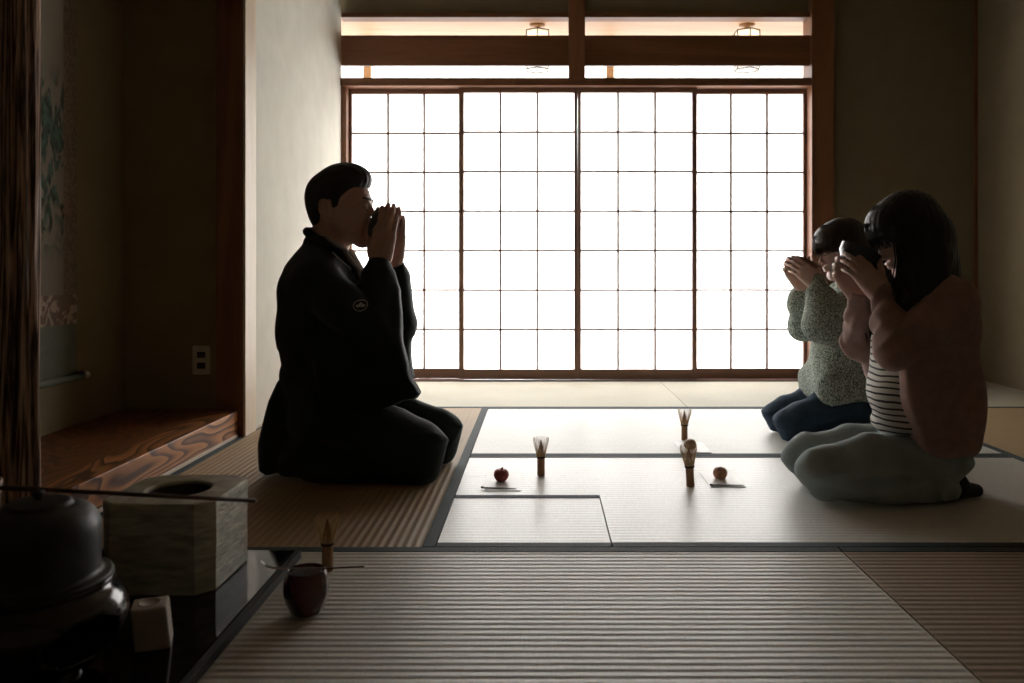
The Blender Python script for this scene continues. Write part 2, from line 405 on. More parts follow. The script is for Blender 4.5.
struct('trim_25', (-1.180, 3.152, -0.05), (-1.170, 3.27, H), M_lit_strip, 0.001)  # thin board added over the pillar's lit side; its pale colour is the light
struct('trim_11', (XL + 0.012, 3.27, 0.0), (XL + 0.022, WY - 0.04, 0.008), M_trim_pale)
struct('trim_12', (XR - 0.012, 0.94, 0.0), (XR, WY - 0.03, 0.010), M_trim_pale)
struct('trim_13', (XR - 0.02, WY - 0.04, 0.0), (XR - 0.001, WY - 0.021, H), M_wood_z)
struct('trim_14', (1.733, WY - 0.032, 0.0), (XR - 0.02, WY - 0.02, 0.010), M_trim_pale)
# alcove: raised floor, front sill, log pillar
struct('trim_15', (-1.69, 1.84, -0.05), (-1.30, 3.23, 0.098), M_toko_floor2)
kam = struct('trim_16', (-1.30, 1.84, 0.012), (XL, 3.15, 0.102), M_kamachi, 0.003)
struct('trim_17', (-1.30, 1.84, -0.05), (XL + 0.004, 3.15, 0.012), M_trim_pale)
struct('trim_18', (-1.31, 1.84, 1.95), (-1.21, 3.15, 2.10), M_wood_x)                # lintel over the alcove
struct('wall_left.005', (-1.30, 1.84, 2.10), (-1.22, 3.15, H), M_plaster, 0)
bm = bmesh.new()
seg, rows = 96, 60
rings = []
rnd = random.Random(3)
ph = [rnd.uniform(0, 6.28) for _ in range(12)]
for j in range(rows + 1):
    z = 0.102 + (H - 0.102) * j / rows
    ring = []
    for i in range(seg):
        a = 2 * PI * i / seg
        r = 0.056 + 0.0030 * math.sin(9 * a + ph[0] + 1.1 * math.sin(z * 2.3 + ph[1])) + 0.0024 * math.sin(17 * a + ph[2] + 1.5 * math.sin(z * 3.1 + ph[3])) + 0.0016 * math.sin(31 * a + ph[4] + 2 * math.sin(z * 4.7)) + 0.0015 * math.sin(z * 7 + 2 * a)
        ring.append(bm.verts.new((-1.268 + r * math.cos(a), 1.905 + r * math.sin(a), z)))
    rings.append(ring)
for j in range(rows):
    for i in range(seg):
        k = (i + 1) % seg
        bm.faces.new((rings[j][i], rings[j][k], rings[j + 1][k], rings[j + 1][i]))
o = obj('trim_19', bm, M_log, None, True); o['kind'] = 'structure'

# sliding screens
def door(n, x0, x1, yo, left_w, right_w):
    r = bpy.data.objects.new('door_%d' % n, None); C.objects.link(r); r.location = ((x0 + x1) / 2, WY + yo, 0)
    r['kind'] = 'structure'
    cx = (x0 + x1) / 2; a, b_ = x0 - cx, x1 - cx
    z0, z1 = 0.006, 1.750; pz0, pz1 = 0.066, 1.722
    box('stile', (a, -0.014, z0), (a + left_w, 0.014, z1), M_shoji_z, r, 0.0015)
    box('stile', (b_ - right_w, -0.014, z0), (b_, 0.014, z1), M_shoji_z, r, 0.0015)
    box('rail', (a + left_w, -0.013, z0), (b_ - right_w, 0.013, pz0), M_shoji_x, r, 0.0015)
    box('rail', (a + left_w, -0.013, pz1), (b_ - right_w, 0.013, z1), M_shoji_x, r, 0.0015)
    L0, R0 = a + left_w, b_ - right_w
    bm = bmesh.new()
    for k in (1, 2):
        x = L0 + (R0 - L0) * k / 3
        bx(bm, (x - 0.0062, -0.010, pz0), (x + 0.0062, 0.006, pz1))
    for k in range(1, 7):
        z = pz0 + (pz1 - pz0) * k / 7
        bx(bm, (L0, -0.009, z - 0.0058), (R0, 0.005, z + 0.0058))
    obj('lattice', bm, M_shoji_x, r)
    bm = bmesh.new()
    bx(bm, (L0 - 0.003, 0.0062, pz0 - 0.003), (R0 + 0.003, 0.0066, pz1 + 0.003))
    # paper as one sheet: keep a single face plane so that light crosses it once
    bm.free(); bm = bmesh.new()
    vs = [bm.verts.new(p) for p in ((L0, 0.0065, pz0), (R0, 0.0065, pz0), (R0, 0.0065, pz1), (L0, 0.0065, pz1))]
    bm.faces.new(vs)
    obj('paper', bm, M_paper, r)
    return r
px = lambda p, y: (p - 541.0) * y / 796.0
door(1, px(346.5, WY), px(464, WY), 0.035, 0.026, 0.026)
door(2, px(459, WY), px(577.45, WY), -0.005, 0.028, 0.020)
door(3, px(577.6, WY), px(696.5, WY), -0.005, 0.020, 0.028)
door(4, px(691.5, WY), px(809, WY), 0.035, 0.026, 0.026)

# veranda corridor behind the screens
CX0, CX1, OY = -2.1, 3.4, 5.75
struct('floor.001', (CX0, WY + 0.09, -0.06), (CX1, OY + 0.1, -0.005), M_pale_wood, 0)
struct('ceiling.001', (CX0, WY + 0.05, 2.26), (CX1, OY + 0.1, 2.31), M_pale_wood, 0)
struct('wall_back.002', (XR, WY + 0.08, -0.1), (CX1, WY + 0.1, 2.3), M_plaster2, 0)
struct('wall_back.003', (CX0, WY + 0.08, -0.1), (XL - 0.08, WY + 0.1, 2.3), M_plaster2, 0)
struct('wall_left.006', (CX0 - 0.08, WY + 0.08, -0.1), (CX0, OY + 0.1, 2.31), M_plaster2, 0)
struct('wall_right.001', (CX1, WY + 0.08, -0.1), (CX1 + 0.08, OY + 0.1, 2.31), M_plaster2, 0)
struct('trim_20', (CX0, OY, 1.93), (CX1, OY + 0.07, 1.985), M_pale_wood)
struct('trim_21', (CX0, OY, -0.06), (CX1, OY + 0.07, 0.05), M_pale_wood)
for i, x in enumerate((-1.255, 0.50, 2.26)):
    struct('trim_%d' % (22 + i), (x - 0.028, OY - 0.01, -0.06), (x + 0.028, OY + 0.06, 2.26), M_pale_wood)
r = bpy.data.objects.new('window_1', None); C.objects.link(r); r.location = (0, OY + 0.03, 0); r['kind'] = 'structure'
bm = bmesh.new()
bm.faces.new([bm.verts.new(p) for p in ((CX0, 0, 1.985), (CX1, 0, 1.985), (CX1, 0, 2.26), (CX0, 0, 2.26))])
obj('paper', bm, M_paper, r)
bm = bmesh.new()
x = CX0
while x < CX1:
    bx(bm, (x, -0.008, 1.985), (x + 0.004, -0.001, 2.26)); x += 0.16
for z in (2.045, 2.105, 2.165): bx(bm, (CX0, -0.008, z), (CX1, -0.001, z + 0.003))
obj('lattice', bm, M_pale_wood, r)
struct('ground', (-12, OY + 0.1, -0.35), (14, 18, -0.30), M_stone, 0)

# lanterns under the corridor ceiling
def lantern(cx, cy, lab):
    t = empty('ceiling_lantern', (cx, cy, 0), 0, lab, 'lantern', 'lanterns in the corridor behind the screens')
    R, z0, z1 = 0.083, 1.965, 2.217
    P = [(R * math.cos(PI / 3 * k + PI / 6), R * math.sin(PI / 3 * k + PI / 6)) for k in range(6)]
    bm = bmesh.new()
    lo = [bm.verts.new((x * .96, y * .96, z0)) for x, y in P]; hi = [bm.verts.new((x * .96, y * .96, z1)) for x, y in P]
    for k in range(6): bm.faces.new((lo[k], lo[(k + 1) % 6], hi[(k + 1) % 6], hi[k]))
    obj('shade', bm, M_paper, t)
    bm = bmesh.new()
    for k in range(6):
        a, b_ = P[k], P[(k + 1) % 6]
        tube(bm, [(*a, z0), (*a, z1)], 0.0038, 6)
        tube(bm, [(*a, z0), (*b_, z0)], 0.0038, 6); tube(bm, [(*a, z1), (*b_, z1)], 0.0038, 6)
    obj('frame', bm, M_wire, t)
    bm = bmesh.new(); lathe(bm, [(0, 2.262), (0.05, 2.262), (0.05, 2.250), (0.018, 2.244), (0.012, 2.20), (0.03, 2.198), (0, 2.198)], 24)
    obj('ceiling_rose', bm, M_pale_wood, t, True)
    bm = bmesh.new(); lathe(bm, [(0, 2.198), (0.012, 2.19), (0.026, 2.15), (0.028, 2.12), (0.018, 2.095), (0, 2.088)], 20)
    m, nt, b, out = newmat('lit_bulb'); b.inputs['Emission Color'].default_value = (1, 0.72, 0.42, 1); b.inputs['Emission Strength'].default_value = 6
    obj('bulb', bm, m, t, True)
    return t
LY = 5.2
lantern(px(537.5, LY), LY, 'hexagonal paper lantern seen through transom above the second screen from the left')
lantern(px(747, LY), LY, 'hexagonal paper lantern seen through transom above the rightmost screen')

# ------------------------------------------------------------------ tatami
def tatami(cx, cy, lx, ly, lab, mat, along_y=False, borders=(1, 1), name='tatami_mat', cut=None, group='tatami mats of the tea room'):
    """lx long side, ly short side; local X is the long side"""
    t = empty(name, (cx, cy, 0), PI / 2 if along_y else 0, lab, 'mat', group)
    a, b_ = lx / 2 - 0.0015, ly / 2 - 0.001
    bw = 0.030
    bm = bmesh.new()
    y0 = -b_ + (bw if borders[0] else 0); y1 = b_ - (bw if borders[1] else 0)
    if cut:
        (cx1, cy1) = cut        # corner at -x,-y removed up to (cx1, cy1)
        pts = [(cx1, y0), (a, y0), (a, y1), (-a, y1), (-a, cy1), (cx1, cy1)]
    else:
        pts = [(-a, y0), (a, y0), (a, y1), (-a, y1)]
    top = [bm.verts.new((x, y, 0)) for x, y in pts]
    r = bmesh.ops.extrude_face_region(bm, geom=[bm.faces.new(top)])
    bmesh.ops.translate(bm, vec=(0, 0, -0.05), verts=[v for v in r['geom'] if isinstance(v, bmesh.types.BMVert)])
    obj('rush_surface', bm, mat, t)
    if borders[0]:
        box('border', (cut[0] if cut else -a, -b_, -0.05), (a, y0, 0.0012), M_border, t, 0.001)
    if borders[1]:
        box('border', (-a, y1, -0.05), (a, b_, 0.0012), M_border, t, 0.001)
    return t
Y0, Y1, Y2, Y3, Y4 = 0.945, 1.895, 2.830, 3.810, WY - 0.042
xm = 0.706
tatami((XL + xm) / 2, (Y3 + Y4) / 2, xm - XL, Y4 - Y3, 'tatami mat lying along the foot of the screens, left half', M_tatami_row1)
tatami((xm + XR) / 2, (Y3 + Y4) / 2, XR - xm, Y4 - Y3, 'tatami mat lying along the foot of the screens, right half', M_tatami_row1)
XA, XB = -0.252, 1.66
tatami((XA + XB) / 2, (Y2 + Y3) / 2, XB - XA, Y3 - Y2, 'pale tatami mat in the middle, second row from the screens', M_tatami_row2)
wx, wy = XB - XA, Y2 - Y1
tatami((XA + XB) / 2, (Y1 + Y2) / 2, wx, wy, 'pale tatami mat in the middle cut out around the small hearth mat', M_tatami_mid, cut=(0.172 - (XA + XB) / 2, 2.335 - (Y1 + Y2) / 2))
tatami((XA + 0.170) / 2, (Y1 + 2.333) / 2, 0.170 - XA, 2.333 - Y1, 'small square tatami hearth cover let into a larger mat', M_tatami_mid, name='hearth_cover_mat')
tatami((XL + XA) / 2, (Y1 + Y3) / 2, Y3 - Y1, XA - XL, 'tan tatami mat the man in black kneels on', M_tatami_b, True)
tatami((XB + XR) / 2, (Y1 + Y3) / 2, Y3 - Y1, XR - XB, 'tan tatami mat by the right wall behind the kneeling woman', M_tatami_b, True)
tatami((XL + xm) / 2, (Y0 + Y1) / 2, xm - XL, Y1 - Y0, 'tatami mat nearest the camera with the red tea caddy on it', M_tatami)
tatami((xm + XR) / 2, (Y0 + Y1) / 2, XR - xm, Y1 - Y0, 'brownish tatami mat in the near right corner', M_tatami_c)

# ------------------------------------------------------------------ alcove things
t = empty('hanging_scroll', (-1.684, 2.62, 0), 0, 'hanging scroll painted with green-robed figures on the alcove wall', 'scroll')
hw = 0.265
box('mount', (-0.001, -hw, 0.285), (0.001, hw, 1.98), M_mount, t, 0)
box('brocade_band', (0.001, -hw, 0.467), (0.0022, hw, 0.572), M_brocade2, t, 0)
box('brocade_band', (0.001, -hw, 1.76), (0.0022, hw, 1.84), M_brocade2, t, 0)
box('side_brocade', (0.001, -hw, 0.572), (0.0022, -0.185, 1.76), M_brocade, t, 0)
box('side_brocade', (0.001, 0.185, 0.572), (0.0022, hw, 1.76), M_brocade, t, 0)
box('painting', (0.001, -0.185, 0.572), (0.002, 0.185, 1.76), M_painting, t, 0)
bm = bmesh.new(); tube(bm, [(0.010, -0.285, 0.275), (0.010, 0.285, 0.275)], 0.0125, 20); obj('bottom_rod', bm, M_mount, t, True)
for s in (-1, 1):
    bm = bmesh.new(); tube(bm, [(0.010, s * 0.285, 0.275), (0.010, s * 0.312, 0.275)], 0.015, 20); obj('rod_knob', bm, M_plastic, t, True)
bm = bmesh.new(); tube(bm, [(0.004, -0.27, 1.985), (0.004, 0.27, 1.985)], 0.008, 12); obj('top_rod', bm, M_wood_x, t, True)
bm = bmesh.new(); tube(bm, [(0.004, -0.12, 1.99), (0.0, 0, 2.06), (0.004, 0.12, 1.99)], 0.002, 6); obj('hanging_cord', bm, M_collar, t, True)

t = empty('wall_outlet', (px(202, 3.23), 3.229, 0.66 - 90 * 3.23 / 796), 0, 'ivory double wall outlet on the end wall of the alcove', 'outlet')
box('cover_plate', (-0.036, -0.007, -0.058), (0.036, 0, 0.058), M_plastic, t, 0.003)
for z in (-0.022, 0.022):
    s = box('socket', (-0.017, -0.0085, z - 0.012), (0.017, -0.006, z + 0.012), M_dark, t, 0.001)
    for x in (-0.008, 0.008): box('slot', (x - 0.002, -0.0090, z - 0.006), (x + 0.002, -0.0084, z + 0.006), M_wire, s, 0)

# ------------------------------------------------------------------ tea utensils
BZ = 0.020
t = empty('lacquer_board', (-0.86, 1.36, 0), 0, 'glossy black lacquered board under the kettle and the square water jar', 'board')
box('board_top', (-0.30, -0.44, 0.006), (0.298, 0.46, BZ), M_lacquer, t, 0.0025)
box('edge_strip', (0.2985, -0.44, 0.0015), (0.312, 0.46, BZ), simple('matte_black_edge', (0.012, 0.014, 0.013), 0.6), t, 0.001)
for sx in (-0.25, 0.25): box('batten', (sx - 0.015, -0.40, 0.0015), (sx + 0.015, 0.42, 0.006), M_lacquer, t, 0)

# water jar: square with bevelled corners, round mouth
jx, jy = -0.760, 1.672
t = empty('water_jar', (jx, jy, BZ), math.radians(-1), 'large square grey-glazed ceramic water jar with a round mouth on the black board', 'jar')
bm = bmesh.new()
hx, hy, c_ = 0.114, 0.112, 0.030
base = [(-hx + c_, -hy), (hx - c_, -hy), (hx, -hy + c_), (hx, hy - c_), (hx - c_, hy), (-hx + c_, hy), (-hx, hy - c_), (-hx, -hy + c_)]
hts = [0.0, 0.003, 0.05, 0.10, 0.15, 0.178, 0.181]
rings = []
rj = random.Random(5)
for h in hts:
    ins = 0.003 if h in (0.0, 0.181) else 0.0
    k = 1.0 - 0.02 * (1 - h / 0.181)
    rings.append([bm.verts.new((x * k * (1 - ins * 8) + rj.uniform(-.0012, .0012), y * k * (1 - ins * 8) + rj.uniform(-.0012, .0012), h)) for x, y in base])
for a, b_ in zip(rings, rings[1:]):
    for i in range(8): bm.faces.new((a[i], a[(i + 1) % 8], b_[(i + 1) % 8], b_[i]))
bm.faces.new(rings[0][::-1])
# top with a round hole
mr_ = 0.064; n = 48
def oct_ray(a):
    d = Vector((math.cos(a), math.sin(a))); best = 9
    P = [Vector((v.co.x, v.co.y)) for v in rings[-1]]
    for i in range(8):
        p, q = P[i], P[(i + 1) % 8]; e = q - p
        den = d.x * e.y - d.y * e.x
        if abs(den) < 1e-9: continue
        s = (p.x * e.y - p.y * e.x) / den; u = (p.x * d.y - p.y * d.x) / den
        if s > 0 and -1e-6 <= u <= 1 + 1e-6: best = min(best, s)
    return d * best
angs = sorted(set([round(2 * PI * i / n - PI, 6) for i in range(n)] + [round(math.atan2(v.co.y, v.co.x), 6) for v in rings[-1]]))
outer = [bm.verts.new((*oct_ray(a), 0.181)) for a in angs]
def ring(rad, z): return [bm.verts.new((rad * math.cos(a), rad * math.sin(a), z)) for a in angs]
i0 = ring(mr_ + 0.003, 0.182); i1 = ring(mr_, 0.179); i2 = ring(mr_ - 0.004, 0.150); i3 = ring(mr_ + 0.02, 0.13); i4 = ring(mr_ + 0.02, 0.02)
mm = len(angs)
for a, b_ in ((outer, i0), (i0, i1), (i1, i2), (i2, i3), (i3, i4)):
    for i in range(mm): bm.faces.new((a[i], a[(i + 1) % mm], b_[(i + 1) % mm], b_[i]))
bm.faces.new(i4)
bmesh.ops.remove_doubles(bm, verts=bm.verts, dist=0.0004)
obj('jar_body', bm, M_ash_glaze, t)
bm = bmesh.new(); lathe(bm, [(0.0625, 0.174), (0.0585, 0.150), (0.0575, 0.135)], 48); obj('inner_wall', bm, M_jar_shade, t, True)
bm = bmesh.new(); lathe(bm, [(0, 0.142), (0.058, 0.142)], 32); bmesh.ops.recalc_face_normals(bm, faces=bm.faces)
obj('water', bm, simple('still_water', (0.01, 0.02, 0.012), 0.08, spec=0.2), t)

# brazier with kettle
bxx, bxy = -0.790, 1.25
t = empty('brazier', (bxx, bxy, BZ), 0, 'round glossy black clay brazier holding the iron kettle, near left corner', 'brazier')
bm = bmesh.new()
prof = [(0.0, 0.018), (0.075, 0.018), (0.103, 0.040), (0.122, 0.070), (0.128, 0.095), (0.125, 0.115), (0.116, 0.130), (0.107, 0.138), (0.104, 0.143), (0.107, 0.148), (0.106, 0.152), (0.1005, 0.151)]
def smooth_prof(p, n=4):
    out = []
    for i in range(len(p) - 1):
        p0 = p[max(i - 1, 0)]; p1 = p[i]; p2 = p[i + 1]; p3 = p[min(i + 2, len(p) - 1)]
        for k in range(n):
            t_ = k / n
            out.append(tuple(max(0.0, 0.5 * (2 * p1[j] + (p2[j] - p0[j]) * t_ + (2 * p0[j] - 5 * p1[j] + 4 * p2[j] - p3[j]) * t_ ** 2 + (3 * p1[j] - p0[j] - 3 * p2[j] + p3[j]) * t_ ** 3)) if j == 0 else 0.5 * (2 * p1[j] + (p2[j] - p0[j]) * t_ + (2 * p0[j] - 5 * p1[j] + 4 * p2[j] - p3[j]) * t_ ** 2 + (3 * p1[j] - p0[j] - 3 * p2[j] + p3[j]) * t_ ** 3) for j in (0, 1)))
    out.append(p[-1])
    return out
lathe(bm, smooth_prof(prof), 96)
kill = []
for f in bm.faces:
    c = f.calc_center_median()
    a = math.degrees(math.atan2(c.y, c.x)) + 28
    if c.z > 0.03 and (a / 29) ** 2 + ((c.z - 0.080) / 0.036) ** 2 < 1: kill.append(f)
bmesh.ops.delete(bm, geom=kill, context='FACES')
o = obj('brazier_body', bm, M_clay_black, t, True)
md = o.modifiers.new('thick', 'SOLIDIFY'); md.thickness = 0.006; md.offset = -1
for k in range(3):
    a = PI / 2 + k * 2 * PI / 3
    bm = bmesh.new(); lathe(bm, [(0, 0), (0.016, 0), (0.020, 0.012), (0.022, 0.032), (0, 0.034)], 20, (0.078 * math.cos(a), 0.078 * math.sin(a), 0))
    obj('foot', bm, M_clay_black, t, True)
bm = bmesh.new(); lathe(bm, smooth_prof([(0, 0.035), (0.07, 0.045), (0.098, 0.055)], 3), 40); obj('ash_bed', bm, simple('ash', (0.25, 0.24, 0.22), 0.95), t, True)
t = empty('iron_kettle', (bxx, bxy, BZ), 0, 'dark cast iron tea kettle set in the round black brazier', 'kettle')
bm = bmesh.new()
lathe(bm, smooth_prof([(0, 0.07), (0.05, 0.077), (0.072, 0.110), (0.080, 0.140), (0.088, 0.1530), (0.1035, 0.1535), (0.1035, 0.158), (0.090, 0.162), (0.088, 0.180), (0.089, 0.220), (0.086, 0.243), (0.075, 0.260), (0.058, 0.268), (0.050, 0.2695), (0.047, 0.272), (0.046, 0.274)]), 72)
obj('kettle_body', bm, M_iron, t, True)
bm = bmesh.new(); lathe(bm, smooth_prof([(0.0455, 0.273), (0.044, 0.2765), (0.025, 0.279), (0.010, 0.280)]) + [(0.0, 0.280)], 48); lid = obj('lid', bm, M_iron, t, True)
bm = bmesh.new(); lathe(bm, [(0, 0.279), (0.005, 0.279), (0.005, 0.284), (0.009, 0.288), (0.009, 0.292), (0.004, 0.295), (0, 0.295)], 20); obj('knob', bm, M_iron, lid, True)
for s in (-1, 1):
    bm = bmesh.new()
    cx_ = 0.0; cy_ = s * 0.088
    pts = [(cx_ + 0.012 * math.cos(q) * 0.9, cy_ + 0.004, 0.205 + 0.014 * math.sin(q)) for q in [2 * PI * k / 12 for k in range(13)]]
    tube(bm, pts, 0.003, 8); obj('lug', bm, M_iron, t, True)
# ladle
t = empty('bamboo_ladle', (bxx, bxy, 0), 0, 'long-handled bamboo water ladle laid across the kettle top', 'ladle')
bm = bmesh.new(); tube(bm, [(-0.088, 0.025, 0.312), (0.10, 0.03, 0.3010), (0.328, 0.04, 0.286)], [0.0045, 0.0035, 0.0032], 10); obj('handle', bm, M_bamboo_dark, t, True)
bm = bmesh.new(); lathe(bm, [(0, 0), (0.026, 0), (0.027, 0.05), (0.0245, 0.05), (0.0235, 0.003), (0, 0.003)], 32, (-0.108, 0.025, 0.274), M=Matrix.Rotation(0.08, 3, 'Y')); obj('cup', bm, M_bamboo, t, True)

# lid rest, small pale block
t = empty('lid_rest', (px(154, 1.36), 1.362, BZ), math.radians(20), 'small off-white ceramic lid rest on the black board beside the brazier', 'lid rest')
bm = bmesh.new()
bx(bm, (-0.028, -0.026, 0.0), (0.028, 0.026, 0.072), 0.004)
for v in bm.verts: v.co.x -= 0.10 * v.co.z
o = obj('block', bm, M_white_ceramic, t)
bm = bmesh.new(); lathe(bm, [(0, 0.0722), (0.016, 0.0722), (0.016, 0.0735), (0.018, 0.0735), (0.019, 0.0718)], 24, (-0.0072, 0, 0)); obj('rim_ring', bm, M_white_ceramic, t, True)

# tea caddy with a scoop across it
cxx, cyy = -0.452, 1.532
t = empty('tea_caddy', (cxx, cyy, 0.0), 0, 'round dark red lacquered tea caddy with a bamboo scoop across it', 'caddy')
bm = bmesh.new(); lathe(bm, smooth_prof([(0, 0.0), (0.024, 0.001), (0.033, 0.012), (0.041, 0.034), (0.0425, 0.052), (0.0405, 0.070), (0.0365, 0.081), (0.0355, 0.0835), (0.0335, 0.083), (0.032, 0.078)]) , 48); obj('body', bm, M_red_lacquer, t, True)
bm = bmesh.new(); lathe(bm, smooth_prof([(0.0325, 0.074), (0.030, 0.0775), (0.024, 0.079), (0.010, 0.080), (0.0, 0.080)]), 48); obj('lid', bm, simple('dark_inner_lid', (0.03, 0.010, 0.008), 0.3), t, True)
t = empty('tea_scoop', (cxx, cyy, 0.0862), math.radians(4), 'thin curved bamboo tea scoop laid over the red caddy', 'scoop')
bm = bmesh.new()
pts = [(0.110, 0, 0.0015), (0.06, 0, 0.0005), (0.0, 0, 0.0), (-0.045, 0, 0.0012), (-0.066, 0, 0.004), (-0.078, 0, 0.009), (-0.084, 0, 0.016)]
wd = [0.0022, 0.0024, 0.0026, 0.0030, 0.0042, 0.0048, 0.0034]
ra = []
for p, w in zip(pts, wd):
    ra.append([bm.verts.new((p[0], s * w, p[2] + dz)) for s, dz in ((-1, 0.0), (1, 0.0), (1, -0.0020), (-1, -0.0020))])
for a, b_ in zip(ra, ra[1:]):
    for i in range(4): bm.faces.new((a[i], a[(i + 1) % 4], b_[(i + 1) % 4], b_[i]))
bm.faces.new(ra[0][::-1]); bm.faces.new(ra[-1])
o = obj('shaft', bm, M_bamboo_dark, t)
bm = bmesh.new(); tube(bm, [(0.006, 0, -0.0008), (0.009, 0, -0.0008)], 0.0032, 12); obj('node', bm, M_bamboo_dark, o, True)

# whisks
def copy_tree(o, parent=None):
    c = o.copy(); C.objects.link(c); c.parent = parent
    for ch in list(o.children): copy_tree(ch, c)
    return c
def make_whisk():
    t = empty('tea_whisk', (0, 0, 0), 0, 'x', 'whisk', 'bamboo tea whisks')
    bm = bmesh.new(); lathe(bm, [(0, 0.0), (0.0118, 0.0), (0.0122, 0.002), (0.0118, 0.03), (0.0121, 0.052), (0.0125, 0.056), (0, 0.056)], 28); obj('handle', bm, M_bamboo, t, True)
    rr = random.Random(11)
    bm = bmesh.new()
    n = 52
    for k in range(n):
        a = 2 * PI * k / n + rr.uniform(-.04, .04); fl = rr.uniform(0.93, 1.06)
        P = []
        for s in range(7):
            u = s / 6
            r_ = 0.0118 + (0.0285 * fl - 0.0118) * (u ** 1.15) - 0.004 * max(0, u - 0.8) * 5
            P.append((r_ * math.cos(a), r_ * math.sin(a), 0.055 + 0.066 * u * (1 if fl < 1.03 else .97)))
        tube(bm, P, [0.0009, 0.0007, 0.0005, 0.00042, 0.00038, 0.00035, 0.00035], 4)
    obj('outer_tines', bm, M_bamboo_pale, t)
    bm = bmesh.new()
    for k in range(18):
        a = 2 * PI * k / 18 + rr.uniform(-.05, .05)
        P = []
        for s in range(6):
            u = s / 5
            r_ = 0.0095 * (1 - u) ** 0.8 * (1 + 0.25 * math.sin(u * PI)) + 0.0006
            P.append((r_ * math.cos(a), r_ * math.sin(a), 0.055 + 0.058 * u + rr.uniform(-.001, .001)))
        tube(bm, P, [0.0013, 0.0011, 0.0009, 0.0008, 0.0006, 0.0005], 4)
    obj('inner_tines', bm, M_bamboo, t)
    bm = bmesh.new()
    for k, z in enumerate((0.0565, 0.0585, 0.0605)):
        P = [((0.0131 + 0.0004 * k) * math.cos(q), (0.0131 + 0.0004 * k) * math.sin(q), z) for q in [2 * PI * i / 24 for i in range(25)]]
        tube(bm, P, 0.0011, 6)
    obj('binding_thread', bm, M_thread, t, True)
    return t
w0 = make_whisk()
wspots = [(541, 2.56, 0.2, 1.0, 'tea whisk standing alone near the red sweet, left of the other whisks'),
          (684.5, 3.09, 1.1, 1.0, 'farthest tea whisk, on the second row of mats'),
          (690.5, 2.43, 2.0, 1.03, 'tea whisk standing left of the peach sweet on paper'),
          (327.5, 1.75, 0.5, 1.0, 'near tea whisk standing just behind the red tea caddy')]
for i, (p_, y_, rz, sc_, lab) in enumerate(wspots):
    w = w0 if i == 0 else copy_tree(w0)
    w.location = (px(p_, y_), y_, 0.0); w.rotation_euler = (0, 0, rz); w.scale = (sc_, sc_, sc_); w['label'] = lab
    if i == 2: w.rotation_euler = (0.0, math.radians(-3), 0)

# papers, sweets and picks
def papers(cx, cy, rz, lab, z=0.0):
    t = empty('folded_paper', (cx, cy, z), rz, lab, 'paper', 'folded papers under the sweets')
    box('upper_fold', (-0.053, -0.088, 0.0014), (0.053, 0.086, 0.0022), M_kaishi, t, 0)
    box('lower_fold', (-0.051, -0.086, 0.0002), (0.055, 0.088, 0.0013), M_kaishi, t, 0)
    return t
papers(-0.118, 2.462, 0.03, 'white folded paper under the red sweet beside the hearth cover')
papers(0.568, 2.505, 0.0, 'white folded paper under the peach sweet near the kneeling woman')
papers(0.560, 2.955, 0.0, 'white folded paper under the tan sweet, farthest of the three papers', 0.0012)
t = empty('red_sweet', (-0.124, 2.485, 0.0024), 0, 'dark red apple-shaped sweet with a small stem on white paper', 'sweet')
bm = bmesh.new(); lathe(bm, smooth_prof([(0, 0.002), (0.012, 0.0), (0.021, 0.010), (0.0235, 0.020), (0.020, 0.031), (0.012, 0.036), (0.004, 0.034), (0, 0.032)]), 36); obj('body', bm, M_sweet_red, t, True)
bm = bmesh.new(); tube(bm, [(0, 0, 0.031), (0.002, 0, 0.038), (0.005, 0, 0.042)], [0.003, 0.0025, 0.002], 8); obj('stem', bm, M_bamboo_dark, t, True)
t = empty('peach_sweet', (0.566, 2.515, 0.0024), 0, 'round peach-coloured sweet with a pale dimple on white paper', 'sweet')
bm = bmesh.new(); lathe(bm, smooth_prof([(0, 0.0), (0.014, 0.0), (0.021, 0.009), (0.0225, 0.018), (0.019, 0.028), (0.011, 0.034), (0.005, 0.032), (0, 0.030)]), 36)
for v in bm.verts:
    a = math.atan2(v.co.y, v.co.x); k = 1 - 0.04 * max(0, math.cos(5 * a)); v.co.x *= k; v.co.y *= k
obj('body', bm, M_sweet_peach, t, True)
bm = bmesh.new(); lathe(bm, [(0, 0.0345), (0.006, 0.0335), (0.009, 0.0345), (0.004, 0.036), (0, 0.0362)], 20); obj('sugar_top', bm, M_white_sugar, t, True)
t = empty('tan_sweet', (0.549, 2.93, 0.0036), 0, 'small tan dome sweet on the farthest white paper, second row of mats', 'sweet')
bm = bmesh.new(); lathe(bm, smooth_prof([(0, 0.0), (0.015, 0.0), (0.022, 0.009), (0.022, 0.018), (0.017, 0.029), (0.008, 0.034), (0, 0.0345)]), 36); obj('body', bm, M_sweet_tan, t, True)
bm = bmesh.new(); lathe(bm, [(0, 0.034), (0.007, 0.0345), (0.009, 0.0325)], 16); obj('sugar_top', bm, M_white_sugar, t, True)
def pick(x, y, L_, rz, lab, tip=False):
    t = empty('sweet_pick', (x, y, 0.0024), rz, lab, 'pick')
    bm = bmesh.new(); tube(bm, [(-L_ / 2, 0, 0.0024), (0, 0, 0.0022), (L_ / 2, 0, 0.0014)], [0.0024, 0.0021, 0.001], 8); obj('shaft', bm, M_dark, t, True)
    bm = bmesh.new(); lathe(bm, [(0, -0.004), (0.003, -0.002), (0.0042 if tip else 0.0028, 0.002), (0.002, 0.006), (0, 0.007)], 12, (-L_ / 2 - 0.003, 0, 0.0042 if tip else 0.003), M=Matrix.Rotation(PI / 2, 3, 'Y')); obj('head', bm, M_dark if not tip else simple('pewter', (0.25, 0.25, 0.24), 0.3, metal=0.8), t, True)
    return t
